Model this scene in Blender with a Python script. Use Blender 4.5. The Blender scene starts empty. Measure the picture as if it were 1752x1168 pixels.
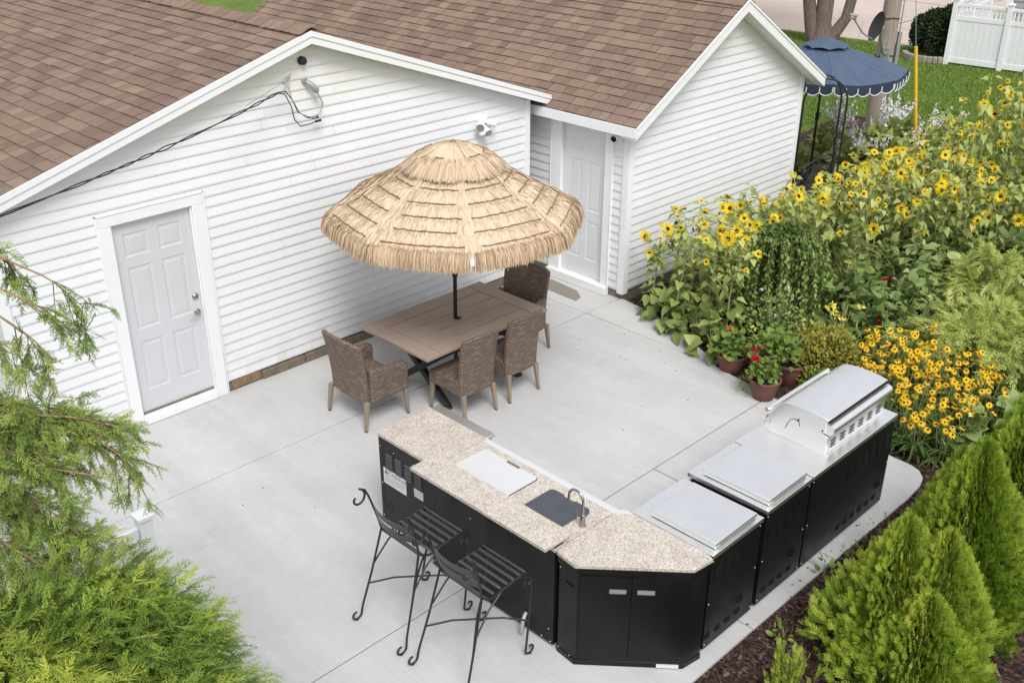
import bpy, bmesh, math, random
import numpy as np
from mathutils import Vector, Matrix, Euler
PI = math.pi
random.seed(7)
RNG = np.random.default_rng(7)
scene = bpy.context.scene
COL = scene.collection

# ------------------------------------------------------------------ object helpers
def link(name, me, parent=None):
    o = bpy.data.objects.new(name, me)
    COL.objects.link(o)
    if parent is not None:
        o.parent = parent
        if parent.name in WR:
            o.matrix_parent_inverse = Matrix.Translation(-Vector(parent.location))
    return o

WR = set()          # things whose parts are modelled in world coordinates

def tag(o, label=None, cat=None, group=None, kind=None):
    if label: o['label'] = label
    if cat: o['category'] = cat
    if group: o['group'] = group
    if kind: o['kind'] = kind
    return o

def thing(name, label, cat, loc=(0, 0, 0), rz=0.0, group=None):
    o = bpy.data.objects.new(name, None)
    o.empty_display_size = .1
    COL.objects.link(o)
    o.location = loc
    o.rotation_euler = (0, 0, rz)
    return tag(o, label, cat, group)

def copy_tree(o, parent=None):
    c = o.copy()
    COL.objects.link(c)
    if parent is not None:
        c.parent = parent
    for ch in list(o.children):
        copy_tree(ch, c)
    return c

def wthing(name, label, cat, loc, group=None):
    o = thing(name, label, cat, loc, 0, group)
    WR.add(o.name)
    return o

class MB:
    """collects shapes into ONE mesh"""
    def __init__(self):
        self.v, self.f, self.mi = [], [], []
    def add(self, vs, fs, mi=0, M=None):
        k = len(self.v)
        if M is not None:
            vs = [tuple(M @ Vector(p)) for p in vs]
        self.v += [tuple(p) for p in vs]
        for f in fs:
            self.f.append(tuple(i + k for i in f)); self.mi.append(mi)
        return self
    def bx(self, x0, x1, y0, y1, z0, z1, mi=0, M=None):
        vs = [(x0,y0,z0),(x1,y0,z0),(x1,y1,z0),(x0,y1,z0),(x0,y0,z1),(x1,y0,z1),(x1,y1,z1),(x0,y1,z1)]
        return self.add(vs, [(0,3,2,1),(4,5,6,7),(0,1,5,4),(1,2,6,5),(2,3,7,6),(3,0,4,7)], mi, M)
    def prism(self, poly, a0, a1, axis='z', mi=0, M=None):
        def P(p, a):
            if axis == 'z': return (p[0], p[1], a)
            if axis == 'x': return (a, p[0], p[1])
            return (p[0], a, p[1])
        n = len(poly)
        vs = [P(p, a0) for p in poly] + [P(p, a1) for p in poly]
        fs = [tuple(range(n))[::-1], tuple(range(n, 2*n))]
        for i in range(n):
            j = (i+1) % n
            fs.append((i, j, n+j, n+i))
        return self.add(vs, fs, mi, M)
    def tube(self, pts, r, n=8, mi=0, M=None, flat=None, caps=True):
        pts = [Vector(p) for p in pts]
        rs = r if isinstance(r, (list, tuple)) else [r]*len(pts)
        vs, fs = [], []
        up = None
        for i, p in enumerate(pts):
            t = (pts[min(i+1, len(pts)-1)] - pts[max(i-1, 0)])
            if t.length < 1e-9: t = Vector((0,0,1))
            t.normalize()
            if up is None:
                up = Vector((0,0,1)) if abs(t.z) < .9 else Vector((1,0,0))
            up = (up - t*up.dot(t))
            if up.length < 1e-6:
                up = Vector((0,1,0)) - t*t.y
            up.normalize()
            s = t.cross(up)
            for k in range(n):
                a = 2*PI*k/n
                c1, c2 = math.cos(a)*rs[i], math.sin(a)*rs[i]
                if flat: c1 *= flat
                vs.append(p + s*c2 + up*c1)
        m = len(pts)
        for i in range(m-1):
            for k in range(n):
                k2 = (k+1) % n
                fs.append((i*n+k, i*n+k2, (i+1)*n+k2, (i+1)*n+k))
        if caps:
            fs.append(tuple(range(n))[::-1]); fs.append(tuple((m-1)*n+k for k in range(n)))
        return self.add(vs, fs, mi, M)
    def lathe(self, prof, n=24, mi=0, M=None, c=(0,0,0), close=False):
        vs, fs = [], []
        for (r, z) in prof:
            for k in range(n):
                a = 2*PI*k/n
                vs.append((c[0]+r*math.cos(a), c[1]+r*math.sin(a), c[2]+z))
        m = len(prof)
        for i in range(m-1):
            for k in range(n):
                k2 = (k+1) % n
                fs.append((i*n+k, i*n+k2, (i+1)*n+k2, (i+1)*n+k))
        if prof[0][0] > 1e-6: fs.append(tuple(range(n))[::-1])
        if prof[-1][0] > 1e-6: fs.append(tuple((m-1)*n+k for k in range(n)))
        return self.add(vs, fs, mi, M)
    def ball(self, c, r, n=12, m=8, mi=0, sq=(1,1,1)):
        vs, fs = [], []
        for i in range(m+1):
            th = PI*i/m
            for k in range(n):
                a = 2*PI*k/n
                vs.append((c[0]+r*sq[0]*math.sin(th)*math.cos(a), c[1]+r*sq[1]*math.sin(th)*math.sin(a), c[2]+r*sq[2]*math.cos(th)))
        for i in range(m):
            for k in range(n):
                k2 = (k+1) % n
                fs.append((i*n+k, (i+1)*n+k, (i+1)*n+k2, i*n+k2))
        return self.add(vs, fs, mi)
    def grid(self, fn, nu, nv, mi=0):
        """open surface from fn(u,v)"""
        vs = [fn(i/nu, j/nv) for j in range(nv+1) for i in range(nu+1)]
        fs = [(j*(nu+1)+i, j*(nu+1)+i+1, (j+1)*(nu+1)+i+1, (j+1)*(nu+1)+i) for j in range(nv) for i in range(nu)]
        return self.add(vs, fs, mi)
    def slab(self, fn, th, nu, nv, mi=0):
        """closed curved panel: fn(u,v) front surface, th(u,v)->offset vector"""
        A = [Vector(fn(i/nu, j/nv)) for j in range(nv+1) for i in range(nu+1)]
        B = [Vector(fn(i/nu, j/nv)) + Vector(th) for j in range(nv+1) for i in range(nu+1)]
        n = len(A); w = nu+1
        fs = []
        for j in range(nv):
            for i in range(nu):
                a, b, c, d = j*w+i, j*w+i+1, (j+1)*w+i+1, (j+1)*w+i
                fs += [(a,b,c,d), (n+d, n+c, n+b, n+a)]
        for i in range(nu):
            fs += [(i+1, i, n+i, n+i+1), (nv*w+i, nv*w+i+1, n+nv*w+i+1, n+nv*w+i)]
        for j in range(nv):
            fs += [(j*w, (j+1)*w, n+(j+1)*w, n+j*w), ((j+1)*w+nu, j*w+nu, n+j*w+nu, n+(j+1)*w+nu)]
        return self.add(A+B, fs, mi)
    def build(self, name, mats, parent=None, bevel=0, smooth=None, seg=2, recalc=True, loc=None):
        me = bpy.data.meshes.new(name)
        me.from_pydata(self.v, [], self.f)
        if not isinstance(mats, (list, tuple)): mats = [mats]
        for m in mats: me.materials.append(m)
        if len(mats) > 1: me.polygons.foreach_set('material_index', self.mi)
        if recalc:
            bm = bmesh.new(); bm.from_mesh(me)
            bmesh.ops.recalc_face_normals(bm, faces=bm.faces)
            bm.to_mesh(me); bm.free()
        if smooth:
            me.polygons.foreach_set('use_smooth', [True]*len(me.polygons))
            me.set_sharp_from_angle(angle=math.radians(smooth))
        me.update()
        o = link(name, me, parent)
        if loc: o.location = loc
        if bevel:
            b = o.modifiers.new('bevel', 'BEVEL'); b.width = bevel; b.segments = seg
            b.limit_method = 'ANGLE'; b.angle_limit = math.radians(40)
            if smooth is None:
                me.polygons.foreach_set('use_smooth', [True]*len(me.polygons))
                me.set_sharp_from_angle(angle=math.radians(40))
                b.harden_normals = False
        return o

def np_mesh(name, V, F, mats, tint=None, mi=None, smooth=False):
    me = bpy.data.meshes.new(name)
    V = np.asarray(V, dtype=np.float32); F = np.asarray(F, dtype=np.int32)
    k = F.shape[1]
    me.vertices.add(len(V)); me.vertices.foreach_set('co', V.ravel())
    me.loops.add(F.size); me.loops.foreach_set('vertex_index', F.ravel())
    me.polygons.add(len(F)); me.polygons.foreach_set('loop_start', np.arange(0, F.size, k, dtype=np.int32))
    if not isinstance(mats, (list, tuple)): mats = [mats]
    for m in mats: me.materials.append(m)
    if mi is not None: me.polygons.foreach_set('material_index', np.asarray(mi, dtype=np.int32))
    if smooth: me.polygons.foreach_set('use_smooth', np.ones(len(F), dtype=bool))
    if tint is not None:
        a = me.attributes.new('tint', 'FLOAT', 'POINT')
        a.data.foreach_set('value', np.asarray(tint, dtype=np.float32))
    me.update(calc_edges=True)
    return me

# ------------------------------------------------------------------ material helpers
def ramp(nt, fac, stops):
    r = nt.nodes.new('ShaderNodeValToRGB')
    e = r.color_ramp.elements
    while len(e) < len(stops): e.new(.5)
    for i, (p, c) in enumerate(stops):
        e[i].position = p; e[i].color = (c[0], c[1], c[2], 1)
    nt.links.new(fac, r.inputs[0])
    return r.outputs[0]

class Mat:
    def __init__(self, name, color=(.5,.5,.5), rough=.6, metal=0.0, spec=.5):
        self.m = bpy.data.materials.new(name); self.m.use_nodes = True
        self.nt = self.m.node_tree
        self.b = self.nt.nodes['Principled BSDF']
        self.b.inputs['Base Color'].default_value = (*color, 1)
        self.b.inputs['Roughness'].default_value = rough
        self.b.inputs['Metallic'].default_value = metal
        self.b.inputs['Specular IOR Level'].default_value = spec
        self.tc = self.nt.nodes.new('ShaderNodeTexCoord')
    def node(self, t, **kw):
        n = self.nt.nodes.new('ShaderNode'+t)
        for k, v in kw.items(): setattr(n, k, v)
        return n
    def L(self, a, b): self.nt.links.new(a, b)
    def co(self, scale=(1,1,1), rot=(0,0,0), loc=(0,0,0), src='Object'):
        mp = self.node('Mapping')
        mp.inputs['Scale'].default_value = scale; mp.inputs['Rotation'].default_value = rot; mp.inputs['Location'].default_value = loc
        self.L(self.tc.outputs[src], mp.inputs[0])
        return mp.outputs[0]
    def noise(self, scale=5, detail=4, rough=.55, vec=None, dist=0):
        n = self.node('TexNoise'); n.inputs['Scale'].default_value = scale
        n.inputs['Detail'].default_value = detail; n.inputs['Roughness'].default_value = rough; n.inputs['Distortion'].default_value = dist
        self.L(vec if vec else self.tc.outputs['Object'], n.inputs['Vector'])
        return n.outputs['Fac']
    def voronoi(self, scale, vec=None, feature='F1', out='Distance'):
        n = self.node('TexVoronoi', feature=feature); n.inputs['Scale'].default_value = scale
        self.L(vec if vec else self.tc.outputs['Object'], n.inputs['Vector'])
        return n.outputs[out]
    def ramp(self, fac, stops): return ramp(self.nt, fac, stops)
    def mix(self, fac, a, b, mode='MIX'):
        n = self.node('MixRGB', blend_type=mode)
        for i, x in enumerate((fac, a, b)):
            if hasattr(x, 'is_linked') or isinstance(x, bpy.types.NodeSocket): self.L(x, n.inputs[i])
            elif i == 0: n.inputs[0].default_value = x
            else: n.inputs[i].default_value = (*x, 1)
        return n.outputs[0]
    def math(self, op, a, b=0.0):
        n = self.node('Math', operation=op)
        for i, x in enumerate((a, b)):
            if isinstance(x, bpy.types.NodeSocket): self.L(x, n.inputs[i])
            else: n.inputs[i].default_value = x
        return n.outputs[0]
    def color(self, s): self.L(s, self.b.inputs['Base Color']); return self
    def rough(self, s): self.L(s, self.b.inputs['Roughness']); return self
    def bump(self, h, strength=.3, dist=.01):
        n = self.node('Bump'); n.inputs['Strength'].default_value = strength; n.inputs['Distance'].default_value = dist
        self.L(h, n.inputs['Height']); self.L(n.outputs[0], self.b.inputs['Normal']); return self
    def leafy(self, amount=.3):
        """thin leaf: part of the light passes through"""
        out = self.nt.nodes['Material Output']
        tr = self.node('BsdfTranslucent'); mx = self.node('MixShader'); mx.inputs[0].default_value = amount
        src = self.b.inputs['Base Color']
        if src.is_linked: self.L(src.links[0].from_socket, tr.inputs[0])
        else: tr.inputs[0].default_value = src.default_value
        self.L(self.b.outputs[0], mx.inputs[1]); self.L(tr.outputs[0], mx.inputs[2]); self.L(mx.outputs[0], out.inputs[0])
        return self

def simple(name, c, rough=.6, metal=0, spec=.5, var=.06, scale=6, bump=0, bscale=60):
    M = Mat(name, c, rough, metal, spec)
    n = M.noise(scale, 5)
    M.color(M.ramp(n, [(.25, tuple(x*(1-var) for x in c)), (.75, tuple(min(1, x*(1+var)) for x in c))]))
    if bump: M.bump(M.noise(bscale, 3), bump, .004)
    return M.m

def tinted(name, stops, rough=.55, spec=.3, trans=.25, extra=0):
    """foliage material driven by the mesh's own per-spray tint"""
    M = Mat(name, stops[0][1], rough, 0, spec)
    a = M.node('Attribute', attribute_name='tint')
    f = a.outputs['Fac']
    oi = M.node('ObjectInfo')
    f = M.math('ADD', f, M.math('MULTIPLY', M.math('SUBTRACT', oi.outputs['Random'], .5), .18))
    M.color(M.ramp(f, stops))
    M.leafy(trans)
    return M.m

# --- paints, metals, stone
M_ = {}
def siding_mat():
    M = Mat('vinyl_siding', (.8,.8,.8), .45, 0, .35)
    n = M.noise(1.3, 5, .6); n2 = M.noise(40, 3)
    c = M.ramp(n, [(.3, (.715,.73,.745)), (.7, (.765,.778,.79))])
    geo = M.node('NewGeometry')
    isl = M.ramp(geo.outputs['Random Per Island'], [(0, (.97,.97,.97)), (1, (1,1,1))])
    c = M.mix(1, c, isl, 'MULTIPLY')
    # yellowish weathering that has settled high on the boards under the rake
    sep = M.node('SeparateXYZ'); M.L(M.tc.outputs['Object'], sep.inputs[0])
    hi = M.node('MapRange'); hi.inputs[1].default_value = 2.75; hi.inputs[2].default_value = 3.5
    M.L(sep.outputs[2], hi.inputs[0])
    st = M.math('MULTIPLY', hi.outputs[0], M.ramp(M.noise(2.2, 6, .65), [(.38, (0,0,0)), (.68, (1,1,1))]))
    c = M.mix(st, c, (.70,.64,.47))
    lo_ = M.node('MapRange'); lo_.inputs[1].default_value = .55; lo_.inputs[2].default_value = .12; M.L(sep.outputs[2], lo_.inputs[0])
    c = M.mix(M.math('MULTIPLY', lo_.outputs[0], M.ramp(M.noise(5, 6, .7), [(.40, (0,0,0)), (.75, (.6,.6,.6))])), c, (.50,.46,.38))
    spk = M.ramp(M.noise(95, 2), [(.70, (1,1,1)), (.78, (.86,.84,.80))])
    c = M.mix(.5, c, spk, 'MULTIPLY')
    M.color(c); M.bump(n2, .06, .003)
    return M.m
M_['siding'] = siding_mat()
M_['trim'] = simple('white_trim', (.78,.79,.80), .4, var=.025, scale=3, bump=.03)
M_['door'] = simple('door_paint', (.57,.582,.602), .38, var=.03, scale=2.5, bump=.02, bscale=150)
M_['shed_door'] = simple('door_paint_shed_light', (.66,.675,.69), .4, var=.03, scale=2.5, bump=.02, bscale=150)  # one paint with the garage door; its different light put into the colour
M_['white_plastic'] = simple('white_plastic', (.80,.80,.79), .35, var=.03)
M_['dark'] = simple('dark_gap', (.02,.02,.022), .8)
M_['black_lens'] = simple('black_lens', (.012,.012,.014), .12)
M_['cable_black'] = simple('black_cable', (.02,.02,.03), .5)
M_['cable_grey'] = simple('grey_cable', (.34,.34,.33), .45, .3)
M_['nickel'] = simple('satin_nickel', (.42,.39,.35), .25, 1, var=.05, scale=30)
M_['foundation'] = simple('foundation_block', (.17,.15,.125), .9, var=.4, scale=9, bump=.5, bscale=30)
M_['sill_wood'] = simple('sill_wood', (.23,.15,.085), .75, var=.3, scale=14, bump=.3)
M_['sill_dark'] = simple('weathered_sill', (.175,.14,.10), .85, var=.3, scale=11, bump=.4)

def shingle_mat(name, stops):
    M = Mat(name, (.2,.13,.1), .95, 0, .2)
    geo = M.node('NewGeometry')
    c = M.ramp(geo.outputs['Random Per Island'], stops)
    g = M.ramp(M.noise(170, 3, .7), [(.3, (.62,.62,.62)), (.7, (1.32,1.30,1.28))])
    c = M.mix(1, c, g, 'MULTIPLY')
    bl = M.ramp(M.noise(1.1, 5, .6), [(.3, (.84,.84,.86)), (.7, (1.12,1.1,1.06))])
    c = M.mix(1, c, bl, 'MULTIPLY')
    M.color(c); M.bump(M.noise(260, 3, .7), .5, .004)
    return M.m
M_['shingle'] = shingle_mat('asphalt_shingle', [(0,(.172,.122,.094)),(.3,(.205,.148,.114)),(.55,(.224,.164,.126)),(.8,(.256,.192,.147)),(1,(.198,.136,.108))])
M_['ridge'] = shingle_mat('ridge_shingle', [(0,(.215,.15,.118)),(1,(.27,.19,.15))])
M_['felt'] = simple('roof_felt', (.035,.028,.025), .95)  # dark felt underlay, visible in the gaps between shingle tabs

def concrete_mat(name='broomed_concrete', base=(.488,.486,.478)):
    M = Mat(name, base, .88, 0, .3)
    n1 = M.noise(.7, 6, .6); n2 = M.noise(9, 5, .65)
    st = M.noise(1.0, 6, .65, M.co((70, 1.6, 1)))          # broom lines drawn toward the wall
    st2 = M.noise(1.0, 4, .6, M.co((3.2, .25, 1), loc=(3.1,0,0)))
    def sc(k): return tuple(x*k for x in base)
    c = M.ramp(n1, [(.28, sc(.90)), (.72, sc(1.06))])
    c = M.mix(1, c, M.ramp(n2, [(.3, (.955,.955,.955)), (.7, (1.035,1.035,1.035))]), 'MULTIPLY')
    c = M.mix(1, c, M.ramp(st, [(.3, (.945,.945,.945)), (.7, (1.045,1.045,1.045))]), 'MULTIPLY')
    c = M.mix(1, c, M.ramp(st2, [(.35, (.96,.96,.962)), (.65, (1.04,1.04,1.038))]), 'MULTIPLY')
    sp = M.ramp(M.noise(55, 2), [(.70, (1,1,1)), (.77, (.80,.79,.78))])
    c = M.mix(.45, c, sp, 'MULTIPLY')
    blot = M.ramp(M.noise(1.7, 8, .72, M.co((1,1,1), loc=(8,3,0))), [(.58, (1,1,1)), (.74, (.93,.93,.922)), (.82, (.87,.87,.86))])
    drip = M.ramp(M.noise(.55, 5, .6, M.co((1,.7,1), loc=(2,11,0))), [(.35, (.955,.955,.957)), (.5, (1,1,1)), (.66, (1.035,1.035,1.035))])
    c = M.mix(1, c, drip, 'MULTIPLY')
    c = M.mix(1, c, blot, 'MULTIPLY')
    M.color(c); M.bump(M.math('ADD', M.noise(120, 3), M.math('MULTIPLY', st, 1.4)), .22, .004)
    return M.m
M_['concrete'] = concrete_mat()
M_['old_concrete'] = concrete_mat('old_rough_concrete', (.235,.21,.178))
M_['joint'] = simple('joint_dirt', (.10,.095,.085), .95, var=.3, scale=20)

def road_mat():
    M = Mat('road_concrete', (.55,.42,.36), .9)
    c = M.ramp(M.noise(.35, 6, .6), [(.3, (.47,.385,.325)), (.7, (.55,.455,.39))])
    cr = M.ramp(M.voronoi(.35, M.co((1,1,1)), 'DISTANCE_TO_EDGE'), [(0, (.55,.52,.5)), (.012, (1,1,1))])
    c = M.mix(.5, c, cr, 'MULTIPLY')
    M.color(c); M.bump(M.noise(30, 4), .2); return M.m
M_['road'] = road_mat()
def lawn_mat():
    M = Mat('lawn_grass', (.06,.12,.02), .9, 0, .2)
    n1 = M.noise(.35, 5, .6); n2 = M.noise(6, 6, .7); n3 = M.noise(60, 3, .7)
    c = M.ramp(n1, [(.3, (.125,.200,.034)), (.7, (.175,.262,.052))])
    c = M.mix(1, c, M.ramp(n2, [(.25, (.6,.64,.6)), (.75, (1.35,1.3,1.2))]), 'MULTIPLY')
    c = M.mix(1, c, M.ramp(n3, [(.3, (.6,.6,.6)), (.7, (1.35,1.35,1.35))]), 'MULTIPLY')
    M.color(c); M.bump(M.math('ADD', n2, n3), .9, .05); return M.m
M_['lawn'] = lawn_mat()
def mulch_mat():
    M = Mat('bark_mulch', (.05,.03,.02), .95, 0, .15)
    v = M.voronoi(48, M.co((1,.55,1)), 'F1', 'Color')
    s = M.node('SeparateXYZ'); M.L(v, s.inputs[0])
    c = M.ramp(s.outputs[0], [(0,(.020,.012,.010)),(.45,(.046,.027,.021)),(.8,(.085,.052,.040)),(1,(.13,.088,.070))])
    M.color(c); M.bump(M.math('ADD', s.outputs[1], M.noise(30, 4)), .9, .03); return M.m
M_['mulch'] = mulch_mat()
def chips_mat():
    M = Mat('mulch_chips', (.06,.035,.03), .95, 0, .2)
    g = M.node('NewGeometry')
    M.color(M.ramp(g.outputs['Random Per Island'], [(0,(.022,.013,.011)),(.5,(.058,.034,.027)),(.85,(.11,.070,.055)),(1,(.22,.165,.135))]))
    return M.m
M_['chips'] = chips_mat()

def granite_mat():
    M = Mat('speckled_granite', (.6,.55,.48), .28, 0, .4)
    v = M.voronoi(110, None, 'F1', 'Color'); s = M.node('SeparateXYZ'); M.L(v, s.inputs[0])
    c = M.ramp(s.outputs[0], [(0,(.25,.215,.18)),(.10,(.38,.335,.285)),(.4,(.49,.44,.375)),(.7,(.555,.505,.44)),(.9,(.62,.58,.525)),(1,(.47,.37,.285))])
    d = M.ramp(M.noise(75, 4, .7), [(.30, (.50,.47,.44)), (.40, (1,1,1))])
    c = M.mix(.85, c, d, 'MULTIPLY')
    w = M.ramp(M.noise(6, 6, .7), [(.28, (.84,.80,.75)), (.5, (1,1,1)), (.72, (1.10,1.07,1.03))])
    c = M.mix(1, c, w, 'MULTIPLY')
    M.color(c); return M.m
M_['granite'] = granite_mat()
def steel_mat(name, dirx, rough=.3, col=(.98,.972,.955)):
    M = Mat(name, col, rough, 1)
    sc = (3, 260, 260) if dirx else (260, 3, 260)
    n = M.noise(1.0, 4, .6, M.co(sc))
    M.rough(M.ramp(n, [(.3, (rough*.8,)*3), (.7, (rough*1.25,)*3)]))
    sm = M.ramp(M.noise(3.5, 5, .65), [(.3, tuple(x*.93 for x in col)), (.7, col)])
    M.color(sm); M.bump(n, .05, .001); return M.m
M_['steel'] = steel_mat('brushed_steel', True, .36)
M_['steel_y'] = steel_mat('brushed_steel_cross', False, .36)
M_['steel_dark'] = steel_mat('edge_steel', True, .38, (.42,.40,.38))
def black_mat():
    M = Mat('black_powder_coat', (.014,.014,.015), .36, 0, .30)
    d = M.ramp(M.noise(2.2, 6, .65), [(.35, (.005,.005,.0052)), (.62, (.009,.009,.0092)), (.78, (.021,.0205,.0195))])
    M.color(d); M.rough(M.ramp(M.noise(4, 4), [(.3, (.30,)*3), (.7, (.46,)*3)])); M.bump(M.noise(420, 2), .10, .001); return M.m
M_['black'] = black_mat()
M_['black_in'] = simple('vent_black', (.006,.006,.006), .6)
M_['louver'] = simple('louver_lit', (.055,.055,.057), .38)  # paler copy of the black coat: light caught by slats put into colour
M_['bolt'] = simple('zinc_bolt', (.6,.6,.6), .35, 1)
M_['sticker'] = simple('sticker_white', (.62,.63,.64), .5, var=.04)
M_['ink'] = simple('sticker_ink', (.12,.12,.13), .6)
M_['ink_red'] = simple('sticker_red', (.25,.05,.04), .6)
M_['sink_cover'] = simple('slate_sink_cover', (.062,.070,.082), .55, var=.08, scale=20, bump=.05)
M_['white_lid'] = simple('white_cooler_lid', (.56,.565,.57), .3, var=.02)
M_['iron'] = simple('wrought_iron', (.018,.017,.021), .48, .0, .5, var=.25, scale=20, bump=.15, bscale=120)
M_['iron_slat'] = simple('wrought_iron_slat', (.060,.056,.058), .40, var=.2, scale=20, bump=.1)

def wicker_mat():
    M = Mat('woven_wicker', (.15,.11,.09), .6, 0, .35)
    geo = M.node('NewGeometry')
    # object-space normal picks the weave plane
    vt = M.node('VectorTransform', vector_type='NORMAL', convert_from='WORLD', convert_to='OBJECT')
    M.L(geo.outputs['True Normal'], vt.inputs[0])
    sn = M.node('SeparateXYZ'); M.L(vt.outputs[0], sn.inputs[0])
    sp = M.node('SeparateXYZ'); M.L(M.tc.outputs['Object'], sp.inputs[0])
    ax = M.math('GREATER_THAN', M.math('ABSOLUTE', sn.outputs[0]), .6)
    az = M.math('GREATER_THAN', M.math('ABSOLUTE', sn.outputs[2]), .75)
    def sel(f, a, b):
        return M.math('ADD', M.math('MULTIPLY', f, a), M.math('MULTIPLY', M.math('SUBTRACT', 1.0, f), b))
    u = sel(ax, sp.outputs[1], sp.outputs[0])
    v = sel(az, sp.outputs[1], sp.outputs[2])
    u = sel(az, sp.outputs[0], u)
    wob = M.math('MULTIPLY', M.math('SUBTRACT', M.noise(9, 3), .5), .007)
    v = M.math('ADD', v, wob)
    cb = M.node('CombineXYZ'); M.L(u, cb.inputs[0]); M.L(v, cb.inputs[1])
    br = M.node('TexBrick'); br.offset = .5; br.squash = 1
    br.inputs['Scale'].default_value = 1.0
    br.inputs['Brick Width'].default_value = .052; br.inputs['Row Height'].default_value = .020
    br.inputs['Mortar Size'].default_value = .0030; br.inputs['Mortar Smooth'].default_value = .6; br.inputs['Bias'].default_value = 0
    br.inputs['Color1'].default_value = (0,0,0,1); br.inputs['Color2'].default_value = (1,1,1,1); br.inputs['Mortar'].default_value = (.3,.3,.3,1)
    M.L(cb.outputs[0], br.inputs['Vector'])
    c = M.ramp(br.outputs['Color'], [(0,(.180,.128,.098)),(.35,(.198,.144,.110)),(.7,(.232,.173,.135)),(1,(.29,.226,.18))])
    fine = M.ramp(M.noise(1.0, 3, .6, M.co((60,60,300))), [(.3,(.82,.82,.82)),(.7,(1.14,1.14,1.14))])
    c = M.mix(1, c, fine, 'MULTIPLY')
    c = M.mix(br.outputs['Fac'], c, (.035,.026,.022))
    M.color(c)
    # each strand bows out of the weave
    fu = M.math('SUBTRACT', 1.0, br.outputs['Fac'])
    M.bump(fu, .9, .006)
    return M.m
M_['wicker'] = wicker_mat()
def grain(name, c0, c1, axis=(1,14,14), rough=.6, sc=3):
    M = Mat(name, c0, rough, 0, .35)
    n = M.noise(sc, 6, .65, M.co(axis), dist=.6)
    c = M.ramp(n, [(.28, c0), (.72, c1)])
    c = M.mix(1, c, M.ramp(M.noise(2, 4), [(.3,(.93,.93,.93)),(.7,(1.06,1.06,1.06))]), 'MULTIPLY')
    M.color(c); M.bump(n, .12, .003); return M.m
M_['table'] = grain('taupe_table_wood', (.275,.210,.160), (.36,.285,.225))
M_['table_end'] = grain('taupe_table_wood_cross', (.275,.210,.160), (.352,.28,.222), (14,1,14))
M_['leg_wood'] = grain('driftwood_leg', (.21,.165,.125), (.30,.245,.19), (14,14,1.5))
M_['table_leg'] = simple('charcoal_metal', (.022,.023,.025), .45)
M_['pole_black'] = simple('black_pole', (.012,.012,.013), .35)
def thatch_mat(name, stops):
    M = Mat(name, (.5,.36,.2), .8, 0, .25)
    a = M.node('Attribute', attribute_name='tint')
    M.color(M.ramp(a.outputs['Fac'], stops)); M.leafy(.12); return M.m
M_['thatch'] = thatch_mat('raffia_thatch', [(0,(.36,.238,.145)),(.25,(.53,.388,.250)),(.6,(.67,.525,.372)),(1,(.79,.67,.515))])
M_['thatch_base'] = simple('raffia_cloth', (.60,.46,.31), .9, var=.2, scale=40)
M_['seam'] = simple('braided_seam', (.27,.165,.09), .9, var=.35, scale=60)
M_['terracotta'] = simple('terracotta', (.155,.064,.048), .75, var=.18, scale=12, bump=.1)
M_['soil'] = simple('potting_soil', (.03,.022,.016), .95, var=.4, scale=40, bump=.6)
M_['stem_green'] = simple('green_stem', (.27,.30,.12), .7, var=.2)
M_['stem_vine'] = simple('weeping_stem', (.10,.115,.04), .8, var=.3, scale=20)
M_['stem_brown'] = simple('woody_stem', (.13,.085,.05), .85, var=.3, scale=20, bump=.3)
M_['bark_tan'] = simple('tan_bark', (.34,.22,.13), .85, var=.3, scale=14, bump=.4)
def bark():
    M = Mat('tree_bark', (.15,.12,.1), .95)
    n = M.noise(4, 6, .7, M.co((6,6,1.2)))
    M.color(M.ramp(n, [(.3,(.085,.062,.048)),(.7,(.205,.165,.132))])); M.bump(n, .8, .03); return M.m
M_['bark'] = bark()
def polewood():
    M = Mat('weathered_pole', (.3,.25,.2), .9)
    n = M.noise(3, 6, .7, M.co((9,9,.7)))
    M.color(M.ramp(n, [(.25,(.17,.135,.105)),(.5,(.30,.25,.20)),(.75,(.38,.325,.27))])); M.bump(n, .5, .02); return M.m
M_['polewood'] = polewood()
M_['navy'] = simple('navy_canvas', (.062,.093,.150), .85, var=.12, scale=5, bump=.1, bscale=300)
M_['navy_dark'] = simple('navy_valance', (.022,.030,.062), .85, var=.12, scale=8)
M_['navy_seam'] = simple('navy_seam', (.105,.15,.235), .85)
M_['piping'] = simple('white_piping', (.7,.7,.7), .8)
M_['yellow'] = simple('yellow_guard', (.75,.47,.02), .5, var=.06)
M_['galv'] = simple('galvanised', (.40,.41,.41), .5, .6, var=.1)
M_['dish'] = simple('dish_grey', (.022,.023,.024), .5, var=.1)
M_['vinyl'] = simple('white_vinyl', (.78,.79,.80), .4, var=.02)
M_['edging'] = simple('stone_edging', (.28,.24,.2), .9, var=.25, scale=9, bump=.5)
M_['house_grey'] = simple('grey_lap_siding', (.32,.32,.345), .6, var=.05)
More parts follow.
